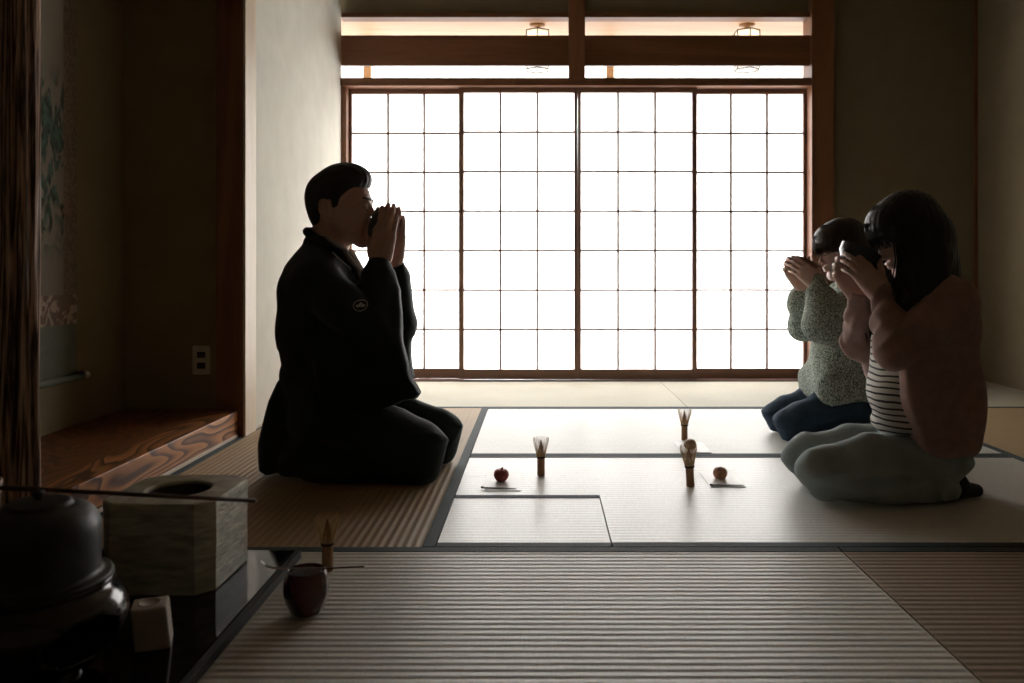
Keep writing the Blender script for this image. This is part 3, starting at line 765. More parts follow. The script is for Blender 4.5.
pick(-0.125, 2.393, 0.10, math.radians(-1), 'thin dark pick with a round head in front of the red sweet', True)
pick(0.570, 2.427, 0.098, 0, 'thin black pick on the front edge of paper with the peach sweet')

# ------------------------------------------------------------------ bodies and clothes grown as smooth solid fields
V3 = lambda *a: np.array(a, dtype=np.float64)
def rotm(ax, deg):
    return np.array(Matrix.Rotation(math.radians(deg), 3, ax))
class Frame:
    def __init__(s, o, R=None, k=1.0): s.o = np.array(o, float); s.R = np.eye(3) if R is None else R; s.k = k
    def __call__(s, *p): return s.o + s.k * (s.R @ np.array(p, float))

def rc(a, b, ra, rb=None):
    rb = ra if rb is None else rb
    a = np.array(a, float); b = np.array(b, float); m = max(ra, rb)
    ab = b - a; l2 = max(float(ab @ ab), 1e-12)
    def f(x, y, z):
        px_, py_, pz_ = x - a[0], y - a[1], z - a[2]
        t = np.clip((px_ * ab[0] + py_ * ab[1] + pz_ * ab[2]) / l2, 0, 1)
        return np.sqrt((px_ - t * ab[0]) ** 2 + (py_ - t * ab[1]) ** 2 + (pz_ - t * ab[2]) ** 2) - (ra + (rb - ra) * t)
    return f, np.minimum(a, b) - m, np.maximum(a, b) + m
def ell(c, r, R=None):
    c = np.array(c, float); r = np.array(r, float); R = np.eye(3) if R is None else R
    ext = np.sqrt(((R * r) ** 2).sum(axis=1))
    def f(x, y, z):
        dx, dy, dz = x - c[0], y - c[1], z - c[2]
        u = (R[0, 0] * dx + R[1, 0] * dy + R[2, 0] * dz); v = (R[0, 1] * dx + R[1, 1] * dy + R[2, 1] * dz); w_ = (R[0, 2] * dx + R[1, 2] * dy + R[2, 2] * dz)
        k0 = np.sqrt((u / r[0]) ** 2 + (v / r[1]) ** 2 + (w_ / r[2]) ** 2)
        k1 = np.sqrt((u / r[0] ** 2) ** 2 + (v / r[1] ** 2) ** 2 + (w_ / r[2] ** 2) ** 2)
        return k0 * (k0 - 1) / np.maximum(k1, 1e-9)
    return f, c - ext, c + ext
def rbox(c, h, rd, R=None):
    c = np.array(c, float); h = np.array(h, float); R = np.eye(3) if R is None else R
    ext = np.abs(R) @ h
    def f(x, y, z):
        dx, dy, dz = x - c[0], y - c[1], z - c[2]
        q = [np.abs(R[0, i] * dx + R[1, i] * dy + R[2, i] * dz) - (h[i] - rd) for i in range(3)]
        return np.sqrt(sum(np.maximum(a, 0) ** 2 for a in q)) + np.minimum(np.maximum(np.maximum(q[0], q[1]), q[2]), 0) - rd
    return f, c - ext, c + ext
def prism(poly, yc, hy, rd=0.01):       # polygon in the xz plane, slab in y; yc may be a function of (x, z)
    P = np.array(poly, float)
    ycf = yc if callable(yc) else (lambda x, z: yc)
    ys = [ycf(p[0], p[1]) for p in poly]
    lo = np.array([P[:, 0].min(), min(ys) - hy, P[:, 1].min()]); hi = np.array([P[:, 0].max(), max(ys) + hy, P[:, 1].max()])
    def f(x, y, z):
        X, Z = np.broadcast_arrays(x, z)
        d = np.full(X.shape, 1e9); s = np.ones(X.shape)
        n_ = len(P)
        for i in range(n_):
            j = (i - 1) % n_
            e = P[j] - P[i]; wx_, wz_ = X - P[i][0], Z - P[i][1]
            t = np.clip((wx_ * e[0] + wz_ * e[1]) / (e @ e), 0, 1)
            d = np.minimum(d, (wx_ - e[0] * t) ** 2 + (wz_ - e[1] * t) ** 2)
            c1 = Z >= P[i][1]; c2 = Z < P[j][1]; c3 = e[0] * wz_ > e[1] * wx_
            flip = (c1 & c2 & c3) | (~c1 & ~c2 & ~c3)
            s = np.where(flip, -s, s)
        d2 = s * np.sqrt(d) + rd
        w_ = np.abs(y - ycf(X, Z)) - hy + rd
        return np.minimum(np.maximum(d2, w_), 0) + np.sqrt(np.maximum(d2, 0) ** 2 + np.maximum(w_, 0) ** 2) - rd
    return f, lo, hi

class Field:
    def __init__(s, lo, hi, h):
        s.lo = np.array(lo, float); s.h = h
        s.n = np.ceil((np.array(hi, float) - s.lo) / h).astype(int) + 1
        s.D = np.full(tuple(s.n), 1.0, dtype=np.float32)
    def region(s, lo, hi, m):
        a = np.clip(np.floor((lo - m - s.lo) / s.h).astype(int), 0, s.n); b = np.clip(np.ceil((hi + m - s.lo) / s.h).astype(int) + 1, 0, s.n)
        if (b <= a).any(): return None
        ax = [(s.lo[i] + s.h * np.arange(a[i], b[i])).astype(np.float32) for i in range(3)]
        return (slice(a[0], b[0]), slice(a[1], b[1]), slice(a[2], b[2])), ax[0][:, None, None], ax[1][None, :, None], ax[2][None, None, :]
    def add(s, prim, k=0.01):
        f, lo, hi = prim
        r = s.region(lo, hi, k + 4 * s.h)
        if r is None: return s
        sl, x, y, z = r
        d = f(x, y, z); a = s.D[sl]
        hh = np.maximum(k - np.abs(a - d), 0) / k if k > 0 else 0
        s.D[sl] = np.minimum(a, d) - hh * hh * k * 0.25
        return s
    def sub(s, prim, k=0.005):
        f, lo, hi = prim
        r = s.region(lo, hi, k + 2 * s.h)
        if r is None: return s
        sl, x, y, z = r
        d = -f(x, y, z); a = s.D[sl]
        hh = np.maximum(k - np.abs(a - d), 0) / k if k > 0 else 0
        s.D[sl] = np.maximum(a, d) + hh * hh * k * 0.25
        return s
    def clip(s, g, k=0.004):            # keep where g(x,y,z) < 0
        sl, x, y, z = s.region(s.lo, s.lo + s.h * s.n, 0)
        d = g(x, y, z) + 0 * (x + y + z); a = s.D[sl]
        hh = np.maximum(k - np.abs(a - d), 0) / k
        s.D[sl] = np.maximum(a, d) + hh * hh * k * 0.25
        return s
    def ripple(s, g):
        sl, x, y, z = s.region(s.lo, s.lo + s.h * s.n, 0)
        s.D[sl] = s.D[sl] + g(x, y, z)
        return s
    def mesh(s, name, mat, parent):
        D = s.D
        D[0], D[-1] = 1, 1; D[:, 0], D[:, -1] = 1, 1; D[:, :, 0], D[:, :, -1] = 1, 1
        I = D < 0
        cnt = np.zeros(tuple(s.n - 1), np.uint8)
        offs = [(i, j, k) for i in (0, 1) for j in (0, 1) for k in (0, 1)]
        v = lambda A, o: A[o[0]:A.shape[0] - 1 + o[0], o[1]:A.shape[1] - 1 + o[1], o[2]:A.shape[2] - 1 + o[2]]
        for o in offs: cnt += v(I, o)
        cells = np.argwhere((cnt > 0) & (cnt < 8))
        idx = np.full(cnt.shape, -1, np.int32); idx[tuple(cells.T)] = np.arange(len(cells))
        val = {o: D[cells[:, 0] + o[0], cells[:, 1] + o[1], cells[:, 2] + o[2]].astype(np.float64) for o in offs}
        acc = np.zeros((len(cells), 3)); num = np.zeros(len(cells))
        for o in offs:
            for ax in range(3):
                if o[ax]: continue
                q = list(o); q[ax] = 1; q = tuple(q)
                a, b = val[o], val[q]; m = (a < 0) != (b < 0)
                t = np.where(m, a / np.where(m, a - b, 1), 0)
                p = np.zeros((len(cells), 3)); p[:] = o; p[:, ax] = t
                acc[m] += p[m]; num += m
        co_ = (cells + acc / num[:, None]) * s.h + s.lo
        quads = []
        for ax in range(3):
            o1 = [0, 0, 0]; o1[ax] = 1
            A = I[:I.shape[0] - o1[0], :I.shape[1] - o1[1], :I.shape[2] - o1[2]]; B = I[o1[0]:, o1[1]:, o1[2]:]
            e = np.argwhere(A != B); sg = A[tuple(e.T)]
            u, w_ = (ax + 1) % 3, (ax + 2) % 3
            ok = (e[:, u] > 0) & (e[:, w_] > 0); e = e[ok]; sg = sg[ok]
            def at(du, dw):
                q = e.copy(); q[:, u] -= du; q[:, w_] -= dw
                return idx[tuple(q.T)]
            q = np.stack([at(1, 1), at(0, 1), at(0, 0), at(1, 0)], 1)
            q[~sg] = q[~sg][:, ::-1]
            quads.append(q)
        Q = np.concatenate(quads); Q = Q[(Q >= 0).all(axis=1)]
        # one light smoothing pass
        for _ in range(2):
            sm = np.zeros_like(co_); ct = np.zeros(len(co_))
            for i in range(4):
                a, b = Q[:, i], Q[:, (i + 1) % 4]
                for c_ in range(3): sm[:, c_] += np.bincount(a, co_[b, c_], len(co_)) + np.bincount(b, co_[a, c_], len(co_))
                ct += np.bincount(a, minlength=len(co_)) + np.bincount(b, minlength=len(co_))
            co_ = 0.6 * co_ + 0.4 * sm / np.maximum(ct, 1)[:, None]
        me = bpy.data.meshes.new(name)
        me.vertices.add(len(co_)); me.vertices.foreach_set('co', co_.ravel())
        me.loops.add(Q.size); me.loops.foreach_set('vertex_index', Q.ravel().astype(np.int32))
        me.polygons.add(len(Q)); me.polygons.foreach_set('loop_start', np.arange(0, Q.size, 4, dtype=np.int32))
        me.update(calc_edges=True); me.validate()
        return link(name, me, mat, parent, True)

def head(F, f, R, female=False, ex=0.0):
    """adds a head to field F; f is a Frame at the middle between the ears, facing +x"""
    k = f.k
    E = lambda c, r, kk=0.01, RR=None: F.add(ell(f(*c), [a * k for a in r], R if RR is None else R @ RR), kk * k)
    Cc = lambda a, b, ra, rb=None, kk=0.008: F.add(rc(f(*a), f(*b), ra * k, (rb if rb else ra) * k), kk * k)
    wj = 0.92 if female else 1.0
    E((-.014, 0, .036), (.094, .074, .084), .02)
    E((.030, 0, -.012), (.056, .060 * wj, .088), .03)
    for s in (-1, 1):
        Cc((-.008, s * .052 * wj, -.030), (.060, s * .018, -.092), .020, .016, .025)
        E((.052, s * .036, -.022), (.024, .022, .022), .02)
    Cc((.064, -.010, -.096), (.064, .010, -.096), .0185, None, .015)
    Cc((.079, -.030, .026), (.079, .030, .026), .0085 if not female else .006, None, .012)
    for s in (-1, 1):
        F.sub(ell(f(.093, s * .031, .004), [.016 * k, .020 * k, .012 * k], R), .008 * k)
        E((.070, s * .031, .004), (.0145, .0155, .0135), .003)
    nr = .0075 if not female else .0062
    Cc((.084, 0, .012), (.103 if not female else .098, 0, -.026), nr * .9, nr * 1.25, .006)
    E((.101 if not female else .096, 0, -.030), (.011, .0105, .009), .004)
    for s in (-1, 1): E((.090, s * .013, -.033), (.010, .008, .008), .004)
    E((.084, 0, -.054), (.012, .023, .0065), .004); E((.082, 0, -.066), (.012, .020, .0075), .003)
    for s in (-1, 1):
        RR = rotm('Y', -12) @ rotm('Z', s * -18)
        E((-.006 + ex, s * .077, -.004), (.018, .009, .032), .004, RR)
        F.sub(ell(f(-.001 + ex, s * .085, .0), [.009 * k, .005 * k, .017 * k], R @ RR), .003 * k)
        E((.002 + ex, s * .075, -.026), (.008, .006, .010), .004)

def eyelash(t, f, s):
    bm = bmesh.new()
    P = [f(*q) for q in ((.0835, s * .020, -.001), (.0860, s * .027, -.003), (.0850, s * .036, -.003), (.0800, s * .043, -.001))]
    tube(bm, [tuple(q) for q in P], [.0008, .0016, .0016, .0009], 6)
    obj('eyelash', bm, M_brow, t, True)

def hand(F, wrist, Fd, Nn, side_t, L_=1.0, curls=((18, 28, 18),) * 4, thumb=(0.55, 0.55, 0.55), spread=5.0, rs=1.0):
    """wrist point, finger direction, palm normal, direction towards the thumb"""
    Fd = np.array(Fd, float); Fd /= np.linalg.norm(Fd)
    Nn = np.array(Nn, float); Nn -= Fd * (Nn @ Fd); Nn /= np.linalg.norm(Nn)
    T = np.cross(Fd, Nn); T = T if T @ np.array(side_t) > 0 else -T
    w_ = np.array(wrist, float)
    P = lambda a, b, c: w_ + L_ * (a * Fd + b * T + c * Nn)
    kn = [(.088, .0262, .0), (.092, .0088, -.002), (.088, -.0088, -.001), (.080, -.0255, .002)]
    F.add(rc(P(-.01, .008, 0), P(.012, .012, 0), .0215 * L_, .020 * L_), .015)
    F.add(rc(P(-.01, -.008, 0), P(.012, -.012, 0), .0205 * L_, .019 * L_), .015)
    for (a, b, c) in kn:
        F.add(rc(P(.012, b * .55, .0), P(a, b, c), .0165 * L_ * rs, .0110 * L_ * rs), .014)
    F.add(ell(P(.035, .026, .008), np.array([.034, .016, .015]) * L_, np.stack([Fd, T, Nn], 1)), .014)
    F.add(ell(P(.035, -.022, .006), np.array([.036, .013, .013]) * L_, np.stack([Fd, T, Nn], 1)), .014)
    ln = [(.040, .024, .019), (.044, .027, .020), (.041, .025, .020), (.033, .019, .018)]
    rd = [(.0092, .0084, .0078, .0070), (.0094, .0086, .0079, .0070), (.0090, .0082, .0076, .0068), (.0080, .0074, .0068, .0061)]
    for i in range(4):
        p = P(*kn[i]); sp = math.radians((1.5 - i) * spread)
        a = 0.0
        base = Fd * math.cos(sp) + T * math.sin(sp)
        for j in range(3):
            a += math.radians(curls[i][j])
            d_ = base * math.cos(a) + Nn * math.sin(a)
            q = p + d_ * ln[i][j] * L_
            F.add(rc(p, q, rd[i][j] * L_ * rs, rd[i][j + 1] * L_ * rs), .0035)
            p = q
    td = thumb[0] * Fd + thumb[1] * T + thumb[2] * Nn; td /= np.linalg.norm(td)
    p = P(.022, .028, .008); q = p + td * .040 * L_
    F.add(rc(p, q, .0135 * L_ * rs, .0100 * L_ * rs), .010)
    td2 = td + 0.25 * Fd; td2 /= np.linalg.norm(td2); r_ = q + td2 * .030 * L_
    F.add(rc(q, r_, .0100 * L_ * rs, .0092 * L_ * rs), .004)
    td3 = td2 + 0.2 * Fd; td3 /= np.linalg.norm(td3)
    F.add(rc(r_, r_ + td3 * .022 * L_, .0092 * L_ * rs, .0070 * L_ * rs), .004)

def chain(F, pts, k=0.03):
    for (a, ra), (b, rb) in zip(pts, pts[1:]): F.add(rc(a, b, ra, rb), k)

def strands(name, mat, parent, roots, nseg=7, r=0.0011):
    """roots: list of polylines"""
    bm = bmesh.new()
    for P in roots:
        n_ = len(P); tube(bm, P, [r * (1 - 0.75 * (i / (n_ - 1)) ** 2) for i in range(n_)], 4, caps=False)
    me = bpy.data.meshes.new(name); bm.to_mesh(me); bm.free()
    return link(name, me, mat, parent, True)

def bowl(name_lab, loc, tilt_deg, mat, R_=0.060, Hh=0.072, rim=None, parent=None, yaw=0, rz=0.0):
    """bowl whose opening normal is tilted by tilt_deg from +z towards +x; loc is the centre of the rim"""
    t = empty('tea_bowl', loc, rz, name_lab, 'bowl', 'tea bowls held to the lips')
    M = Matrix.Rotation(math.radians(tilt_deg), 3, 'Y')
    prof = [(0, -Hh), (R_ * .42, -Hh), (R_ * .44, -Hh + .007), (R_ * .46, -Hh + .009), (R_ * .74, -Hh + .017), (R_ * .93, -Hh + .036), (R_ * .99, -.022), (R_, -.002), (R_ * .985, 0.0), (R_ * .955, -.003), (R_ * .93, -.025), (R_ * .86, -Hh + .038), (R_ * .6, -Hh + .020), (0, -Hh + .014)]
    bm = bmesh.new(); lathe(bm, smooth_prof(prof[1:-1], 3), 56)
    bm2 = bm
    for v in bm.verts:
        a = math.atan2(v.co.y, v.co.x); v.co.z += 0.0009 * math.sin(3 * a + 1)
        v.co.x *= 1 + 0.012 * math.sin(2 * a)
    o = obj('bowl_wall', bm, mat, t, True)
    bm = bmesh.new(); lathe(bm, [(0, -Hh + .001), (R_ * .30, -Hh + .001), (R_ * .33, -Hh - .001), (R_ * .43, -Hh - .001), (R_ * .435, -Hh + .006)], 40)
    o2 = obj('foot_ring', bm, mat, t, True)
    bm = bmesh.new(); lathe(bm, [(0, -Hh + .0165), (R_ * .5, -Hh + .0185), (R_ * .62, -Hh + .0215)], 40)
    o3 = obj('tea', bm, simple('green_tea', (0.12, 0.16, 0.04), 0.5), t, True)
    for q in (o, o2, o3):
        q.rotation_euler = (0, math.radians(tilt_deg), 0)
    return t

# =================================================== the man in black
MY = 2.60
man = empty('person', (-0.645, MY, 0), 0, 'person in black kimono jacket kneeling at left and drinking from a bowl', 'person', 'people kneeling and drinking tea')
h = 0.0032
B = Field((-0.24, -0.28, 0.35), (0.28, 0.28, 1.03), h)
hf = Frame((-.004, 0, .857), rotm('Y', 1), 1.07)
chain(B, [((-.035, 0, .83), .056), ((-.055, 0, .72), .062), ((-.06, 0, .62), .08)], .03)
B.add(ell((-.055, 0, .55), (.095, .14, .13)), .05); B.add(ell((-.05, 0, .43), (.09, .12, .12)), .05)
head(B, hf, hf.R, False, -.028)
ARM = ((-1, (.125, -.165, .480), (.128, -.050, .690), (.17, 0.03, .985)), (1, (.150, .160, .480), (.150, .050, .690), (.10, -0.03, .99)))
for s, el, wr, fd in ARM:
    chain(B, [((-.05, s * .14, .60), .055), ((0.02, s * .18, .56), .05), (el, .043)], .02)
    el_ = np.array(el); wr_ = np.array(wr)
    chain(B, [(el, .043), (tuple(el_ * .6 + wr_ * .4), .040), (tuple(wr_), .0250)], .02)
    hand(B, wr, fd, (0.0, -s, 0.0), (-1, 0, 0), 1.03, curls=((6, 14, 12), (6, 14, 12), (6, 13, 12), (8, 14, 12)), thumb=(.80, .42, .30), spread=0.0, rs=1.12)
body = B.mesh('body', M_skin, man)
# hair: cropped sides, top combed up and back
Hh_ = Field((-.18, -.12, .76), (.14, .12, 1.05), .0028)
f = hf
Hh_.add(ell(f(-.017, 0, .038), [.097 * f.k, .0785 * f.k, .087 * f.k], f.R), .01)
Hh_.add(ell(f(.012, 0, .094), [.074 * f.k, .060 * f.k, .050 * f.k], f.R @ rotm('Y', 0)), .02)
Hh_.add(ell(f(.047, 0, .094), [.034 * f.k, .050 * f.k, .026 * f.k], f.R @ rotm('Y', 20)), .02)
Hh_.add(ell(f(-.062, 0, -.010), [.036 * f.k, .056 * f.k, .058 * f.k], f.R), .03)
def cut(x, y, z):
    dx, dz = (x - f.o[0]) / f.k, (z - f.o[2]) / f.k
    low = np.interp(dx + 0 * y + 0 * z, [-.2, -.080, -.056, -.050, -.016, -.012, .004, .012, .034, .050, .2], [-.085, -.078, -.040, .020, .026, -.004, .004, .030, .052, .062, .074])
    return (low - dz) * 0.6 * f.k
Hh_.clip(cut, .004)
Hh_.ripple(lambda x, y, z: 0.0010 * np.sin(330 * y + 30 * x) * (z > .93))
Hh_.mesh('hair', M_hair, man)
rr = random.Random(2)
ST = []
for i in range(170):
    y0 = rr.uniform(-.052, .052); x0 = rr.uniform(-.03, .070)
    p0 = f(x0, y0, .130 - 5.0 * (x0 - .02) ** 2 - 6 * y0 * y0); L_ = rr.uniform(.02, .040)
    ST.append([tuple(p0), tuple(p0 + V3(-L_ * .4, 0, .004)), tuple(p0 + V3(-L_, rr.uniform(-.004, .004), .000 - rr.uniform(0, .006)))])
strands('loose_hair', M_hair, man, ST, r=.0009)
for s in (-1, 1):
    Eb = Field((.02, -.07, .86), (.12, .07, .91), .0022)
    Eb.add(rc(f(.0885, s * .017, .030), f(.076, s * .050, .034), .0050, .0036), .002)
    Eb.mesh('eyebrow', M_brow, man)
    eyelash(man, f, s)
Gt = Field((.0, -.04, .70), (.11, .04, .80), .0025)
Gt.add(ell(f(.068, 0, -.101), [.0215, .021, .014], f.R), .004)
Gt.mesh('goatee', M_brow, man)

# jacket
J = Field((-.30, -.32, .14), (.36, .32, .84), .005)
J.add(rc((-.070, 0, .735), (-.080, 0, .66), .062, .10), .02)
for s in (-1, 1): J.add(rc((-.065, s * .05, .668), (-.045, s * .150, .622), .076, .072), .03)
J.add(ell((-.068, 0, .57), (.138, .205, .16)), .03)
J.add(ell((-.075, 0, .46), (.132, .195, .15)), .03)
J.add(rc((-.07, -.08, .36), (-.07, .08, .36), .095), .04)
J.add(rbox((.02, 0, .345), (.13, .14, .12), .05), .04)
for s, el, wr, fd in ARM:
    J.add(rc((-.045, s * .150, .61), (.03, s * .195, .56), .076, .068), .03)
    J.add(rc((.03, s * .195, .56), el, .068, .058), .03)
    ew = np.array(wr) + (np.array(el) - np.array(wr)) * .26; dw = (np.array(wr) - np.array(el)) / np.linalg.norm(np.array(wr) - np.array(el))
    J.add(rc(el, ew, .060, .052), .02)
    J.add(rc(ew, np.array(wr) - dw * .022, .050, .040), .01)
    if s < 0: poly = [(.10, .62), (.172, .655), (.200, .600), (.212, .54), (.222, .43), (.245, .35), (.278, .285), (.266, .264), (.12, .222), (-.02, .225), (-.05, .42), (.0, .58)]
    else: poly = [(.12, .60), (.190, .650), (.198, .58), (.190, .50), (.186, .42), (.192, .34), (.205, .290), (.19, .26), (.12, .225), (-.02, .225), (-.05, .42), (.0, .58)]
    J.add(prism(poly, (lambda s: (lambda x, z: s * (.175 - .125 * np.clip((z - .44) / .22, 0, 1) * np.clip((x + .02) / .15, 0, 1))))(s), .030, .016), .025)
    J.sub(rc(np.array(wr) - dw * .03, np.array(wr) + dw * .08, .030, .042), .004)
J.sub(rc((-.035, 0, .90), (-.052, 0, .70), .070, .062), .008)
J.sub(rc((.035, 0, .78), (.040, 0, .62), .050, .018), .01)
def folds(x, y, z):
    g = np.clip((.66 - z) / .15, 0, 1)
    a = np.clip((x + .02) * 9, 0, 1)
    return (.0042 * np.sin(46 * x + 9 * z + 3 * np.sin(9 * z)) * a + .0035 * np.sin(21 * z + 18 * x + 8 * y) + .0028 * np.sin(34 * y + 13 * z + 2 * np.sin(14 * z)) + .002 * np.abs(np.sin(27 * x - 20 * z + 2 * np.sin(12 * z)))) * g
J.ripple(folds)
def jcrease(x, y, z):
    c1 = np.abs(np.sin(24 * x + 11 * z + 5 * np.abs(y) + 1.3 * np.sin(10 * z))) ** .5
    c2 = np.abs(np.sin(16 * z - 20 * x + 10 * y + 1.5 * np.sin(13 * x) + .8)) ** .5
    return (.007 * (c1 - .8) * np.clip((x + .03) * 8, 0, 1) + .005 * (c2 - .8)) * np.clip((.68 - z) * 8, 0, 1)
J.ripple(jcrease)
jk = J.mesh('kimono_jacket', M_haori, man)
# collars
CP = [(-.118, 0, .785), (-.100, .045, .778), (-.052, .076, .752), (.002, .068, .712), (.040, .045, .655), (.066, .022, .585), (.072, .014, .52)]
def collar(F, off, r1, up=0.0, n=7):
    for s in (-1, 1):
        pts = [(a + off * .8, s * max(b - off, 0), c + up) for a, b, c in CP[:n]]
        for a, b in zip(pts, pts[1:]): F.add(rc(a, b, r1), .010)
Cf = Field((-.20, -.12, .48), (.14, .12, .84), .0035); collar(Cf, 0.0, .0130); Cf.mesh('jacket_collar', M_haori, man)
Cf = Field((-.20, -.12, .48), (.14, .12, .84), .0030); collar(Cf, .012, .0090, .004, 6); Cf.mesh('grey_collar', M_collar, man)
Cf = Field((-.20, -.12, .60), (.14, .12, .84), .0028); collar(Cf, .021, .0060, .008, 5); Cf.mesh('white_collar', M_white_cloth, man)

# crest on the near side of the chest
me = jk.data
bvh = BVHTree.FromPolygons([v.co[:] for v in me.vertices], [p.vertices[:] for p in me.polygons])
def hit_y(x, z, sgn=-1):
    loc, nor, i_, d_ = bvh.ray_cast(Vector((x, sgn * 1.0, z)), Vector((0, -sgn, 0)))
    return (loc, nor) if loc else (Vector((x, sgn * .2, z)), Vector((0, sgn, 0)))
bm = bmesh.new(); P_ = []
for (a, b) in ((-.012, .716), (.004, .700), (.020, .684), (.034, .668), (.044, .654), (.052, .641)):
    l, n_ = hit_y(a, b)
    if l.y > -.135: P_.append(Vector((l.x, l.y - .003, l.z)))
P_.append(P_[-1] + Vector((.016, .030, -.018)))
tube(bm, P_, .0026, 8)
obj('jacket_cord', bm, M_white_cloth, man, True)
cx_, cz_ = .106, .554
def draped(bm, pts2, r):
    P = []
    for (a, b) in pts2:
        l, n_ = hit_y(cx_ + a, cz_ + b); P.append(l + n_ * .0008)
    tube(bm, P, r, 6)
bm = bmesh.new()
draped(bm, [(.0165 * math.cos(q), .0160 * math.sin(q)) for q in [2 * PI * k / 36 for k in range(37)]], .0015)
cr_ = obj('family_crest', bm, M_crest, man, True)
bm = bmesh.new()
def leaf(a0, L_, wd_):
    pts = [(k / 12 * L_, math.sin(k / 12 * PI) * wd_) for k in range(13)] + [(k / 12 * L_, -math.sin(k / 12 * PI) * wd_) for k in range(11, 0, -1)]
    ca, sa = math.cos(a0), math.sin(a0)
    vs = []
    for (a, b) in pts:
        X, Z = a * ca - b * sa, a * sa + b * ca
        l, n_ = hit_y(cx_ + X, cz_ - .003 + Z); vs.append(bm.verts.new(l + n_ * .0014))
    for i in range(1, len(vs) - 1): bm.faces.new((vs[0], vs[i], vs[i + 1]))
for a0 in (PI / 2, PI / 2 + 1.25, PI / 2 - 1.25): leaf(a0, .0125, .0046)
obj('crest_leaves', bm, M_crest, cr_)

# pleated trousers
K = Field((-.30, -.28, -.01), (.44, .28, .44), .0055)
K.add(ell((-.06, 0, .20), (.13, .165, .17)), .04)
K.add(rc((-.10, -.08, .33), (-.10, .08, .33), .085), .04)
for s in (-1, 1):
    o_ = .012 * s
    K.add(rc((-.03, s * .085, .200), (.262 + o_, s * .115, .120), .108, .076), .03)
    K.add(ell((.283 + o_, s * .118, .088), (.078, .070, .086)), .03)
    K.add(rc((-.06, s * .110, .055), (.275 + o_, s * .130, .050), .066, .055), .03)
K.add(rbox((.03, 0, .075), (.22, .14, .07), .05), .03)
K.sub(rc((.26, 0, .24), (.46, 0, .05), .020, .040), .04)
def pleats(x, y, z):
    a = np.clip((x + .12) * 4, 0, 1)
    return .0048 * np.sin(40 * (np.abs(y) + .60 * z) + 6 * x + 1.5 * np.sin(7 * x)) * a * np.clip(z * 8, .3, 1) + .004 * np.sin(24 * x + 18 * z + 9 * y) * (1 - a) + .0045 * np.sin(19 * x - 33 * z + 3 * np.sin(11 * x)) * np.clip((.16 - z) * 10, 0, 1)
K.ripple(pleats)
def creases(x, y, z):        # sharp soft-cloth creases over the lap and down the sides
    c1 = np.abs(np.sin(13 * x + 22 * z + 1.2 * np.sin(9 * x) + 2)) ** .5
    c2 = np.abs(np.sin(17 * np.abs(y) - 15 * z + 9 * x)) ** .5
    return .012 * (c1 - .8) * np.clip((.30 - z) * 6, 0, 1) * np.clip((x + .1) * 5, 0, 1) + .007 * (c2 - .8)
K.ripple(creases)
K.clip(lambda x, y, z: 0.002 - z, .010)
K.mesh('pleated_trousers', M_hakama, man)
T_ = Field((-.32, -.20, -.01), (-.02, .20, .42), .005)
T_.add(prism([(-.11, .352), (-.150, .350), (-.182, .31), (-.205, .25), (-.236, .12), (-.238, .030), (-.215, .014), (-.15, .03), (-.10, .10), (-.06, .33)], 0.0, .130, .022), .01)
T_.ripple(lambda x, y, z: .0045 * np.sin(38 * y + 6 * z + 2 * np.sin(12 * z)))
T_.clip(lambda x, y, z: 0.004 - z, .006)
T_.mesh('trouser_back_panel', M_hakama, man)
bowl('greyish dark tea bowl held up to the lips by the man at left', (-0.645 + .098, MY, .815), -74, M_bowl_grey, .054, .064)

# =================================================== the two women (local +x is towards the man, +y is the near side)
def woman(wx_, wy_, label, P):
    t = empty('person', (wx_, wy_, 0), PI + P.get('rz', 0), label, 'person', 'people kneeling and drinking tea')
    h = .0035
    B = Field((-.28, -.30, .30), (.34, .30, .92), h)
    hf = Frame(P['head'], rotm('Y', P['pitch']), P['hk'])
    nb = hf(-.03, 0, -.05)
    chain(B, [(tuple(hf(-.022, 0, -.03)), .048), (P['neck'], .046), ((P['neck'][0] - .02, 0, P['neck'][2] - .09), .055)], .03)
    B.add(ell((-.02, 0, .50), (.070, .12, .11)), .03); B.add(ell((-.01, 0, .40), (.07, .10, .10)), .03)
    head(B, hf, hf.R, True)
    for s in (-1, 1):
        A = P['arm'][s]; el_, wr_ = np.array(A['elbow']), np.array(A['wrist'])
        chain(B, [(P['sh'][s], .045), (tuple(el_), .029)], .01); chain(B, [(tuple(el_), .029), (tuple(wr_), .0225)], .01)
        hand(B, wr_, A['fd'], (0.12, -s, 0.10), A['t'], P['hl'], curls=A['curl'], thumb=A['thumb'], spread=2.0, rs=1.0)
    B.mesh('body', P['skin'], t)
    for s in (-1, 1): eyelash(t, hf, s)
    return t, hf

def fan_strands(n, fn, seed):
    rr = random.Random(seed); return [fn(rr) for _ in range(n)]

# ---- near woman
CU = ((20, 30, 22), (20, 30, 22), (21, 32, 24), (24, 34, 24))
P1 = dict(head=(.040, 0, .762), pitch=25, hk=.98, neck=(-.010, 0, .665), hl=.93, skin=M_skin_f,
          sh={1: (-.035, .125, .570), -1: (-.030, -.130, .570)},
          arm={1: dict(elbow=(.142, .160, .425), wrist=(.143, .066, .592), fd=(.62, -.04, .74), t=(-.7, 0, .6), curl=CU, thumb=(.62, .60, .30)),
               -1: dict(elbow=(.122, -.150, .425), wrist=(.152, -.064, .582), fd=(.64, .04, .76), t=(-.7, 0, .6), curl=CU, thumb=(.62, .60, .30))})
W1X, W1Y = 1.12, 2.35
w1, hf1 = woman(W1X, W1Y, 'person with long black hair in pink cardigan and striped shirt kneeling, nearest right', P1)
f = hf1
A = Field((-.17, -.15, .40), (.20, .15, .92), .0030)
A.add(ell(f(-.018, 0, .040), [.100, .082, .090], f.R), .01)
A.add(ell(f(.030, 0, .052), [.072, .076, .066], f.R), .015)
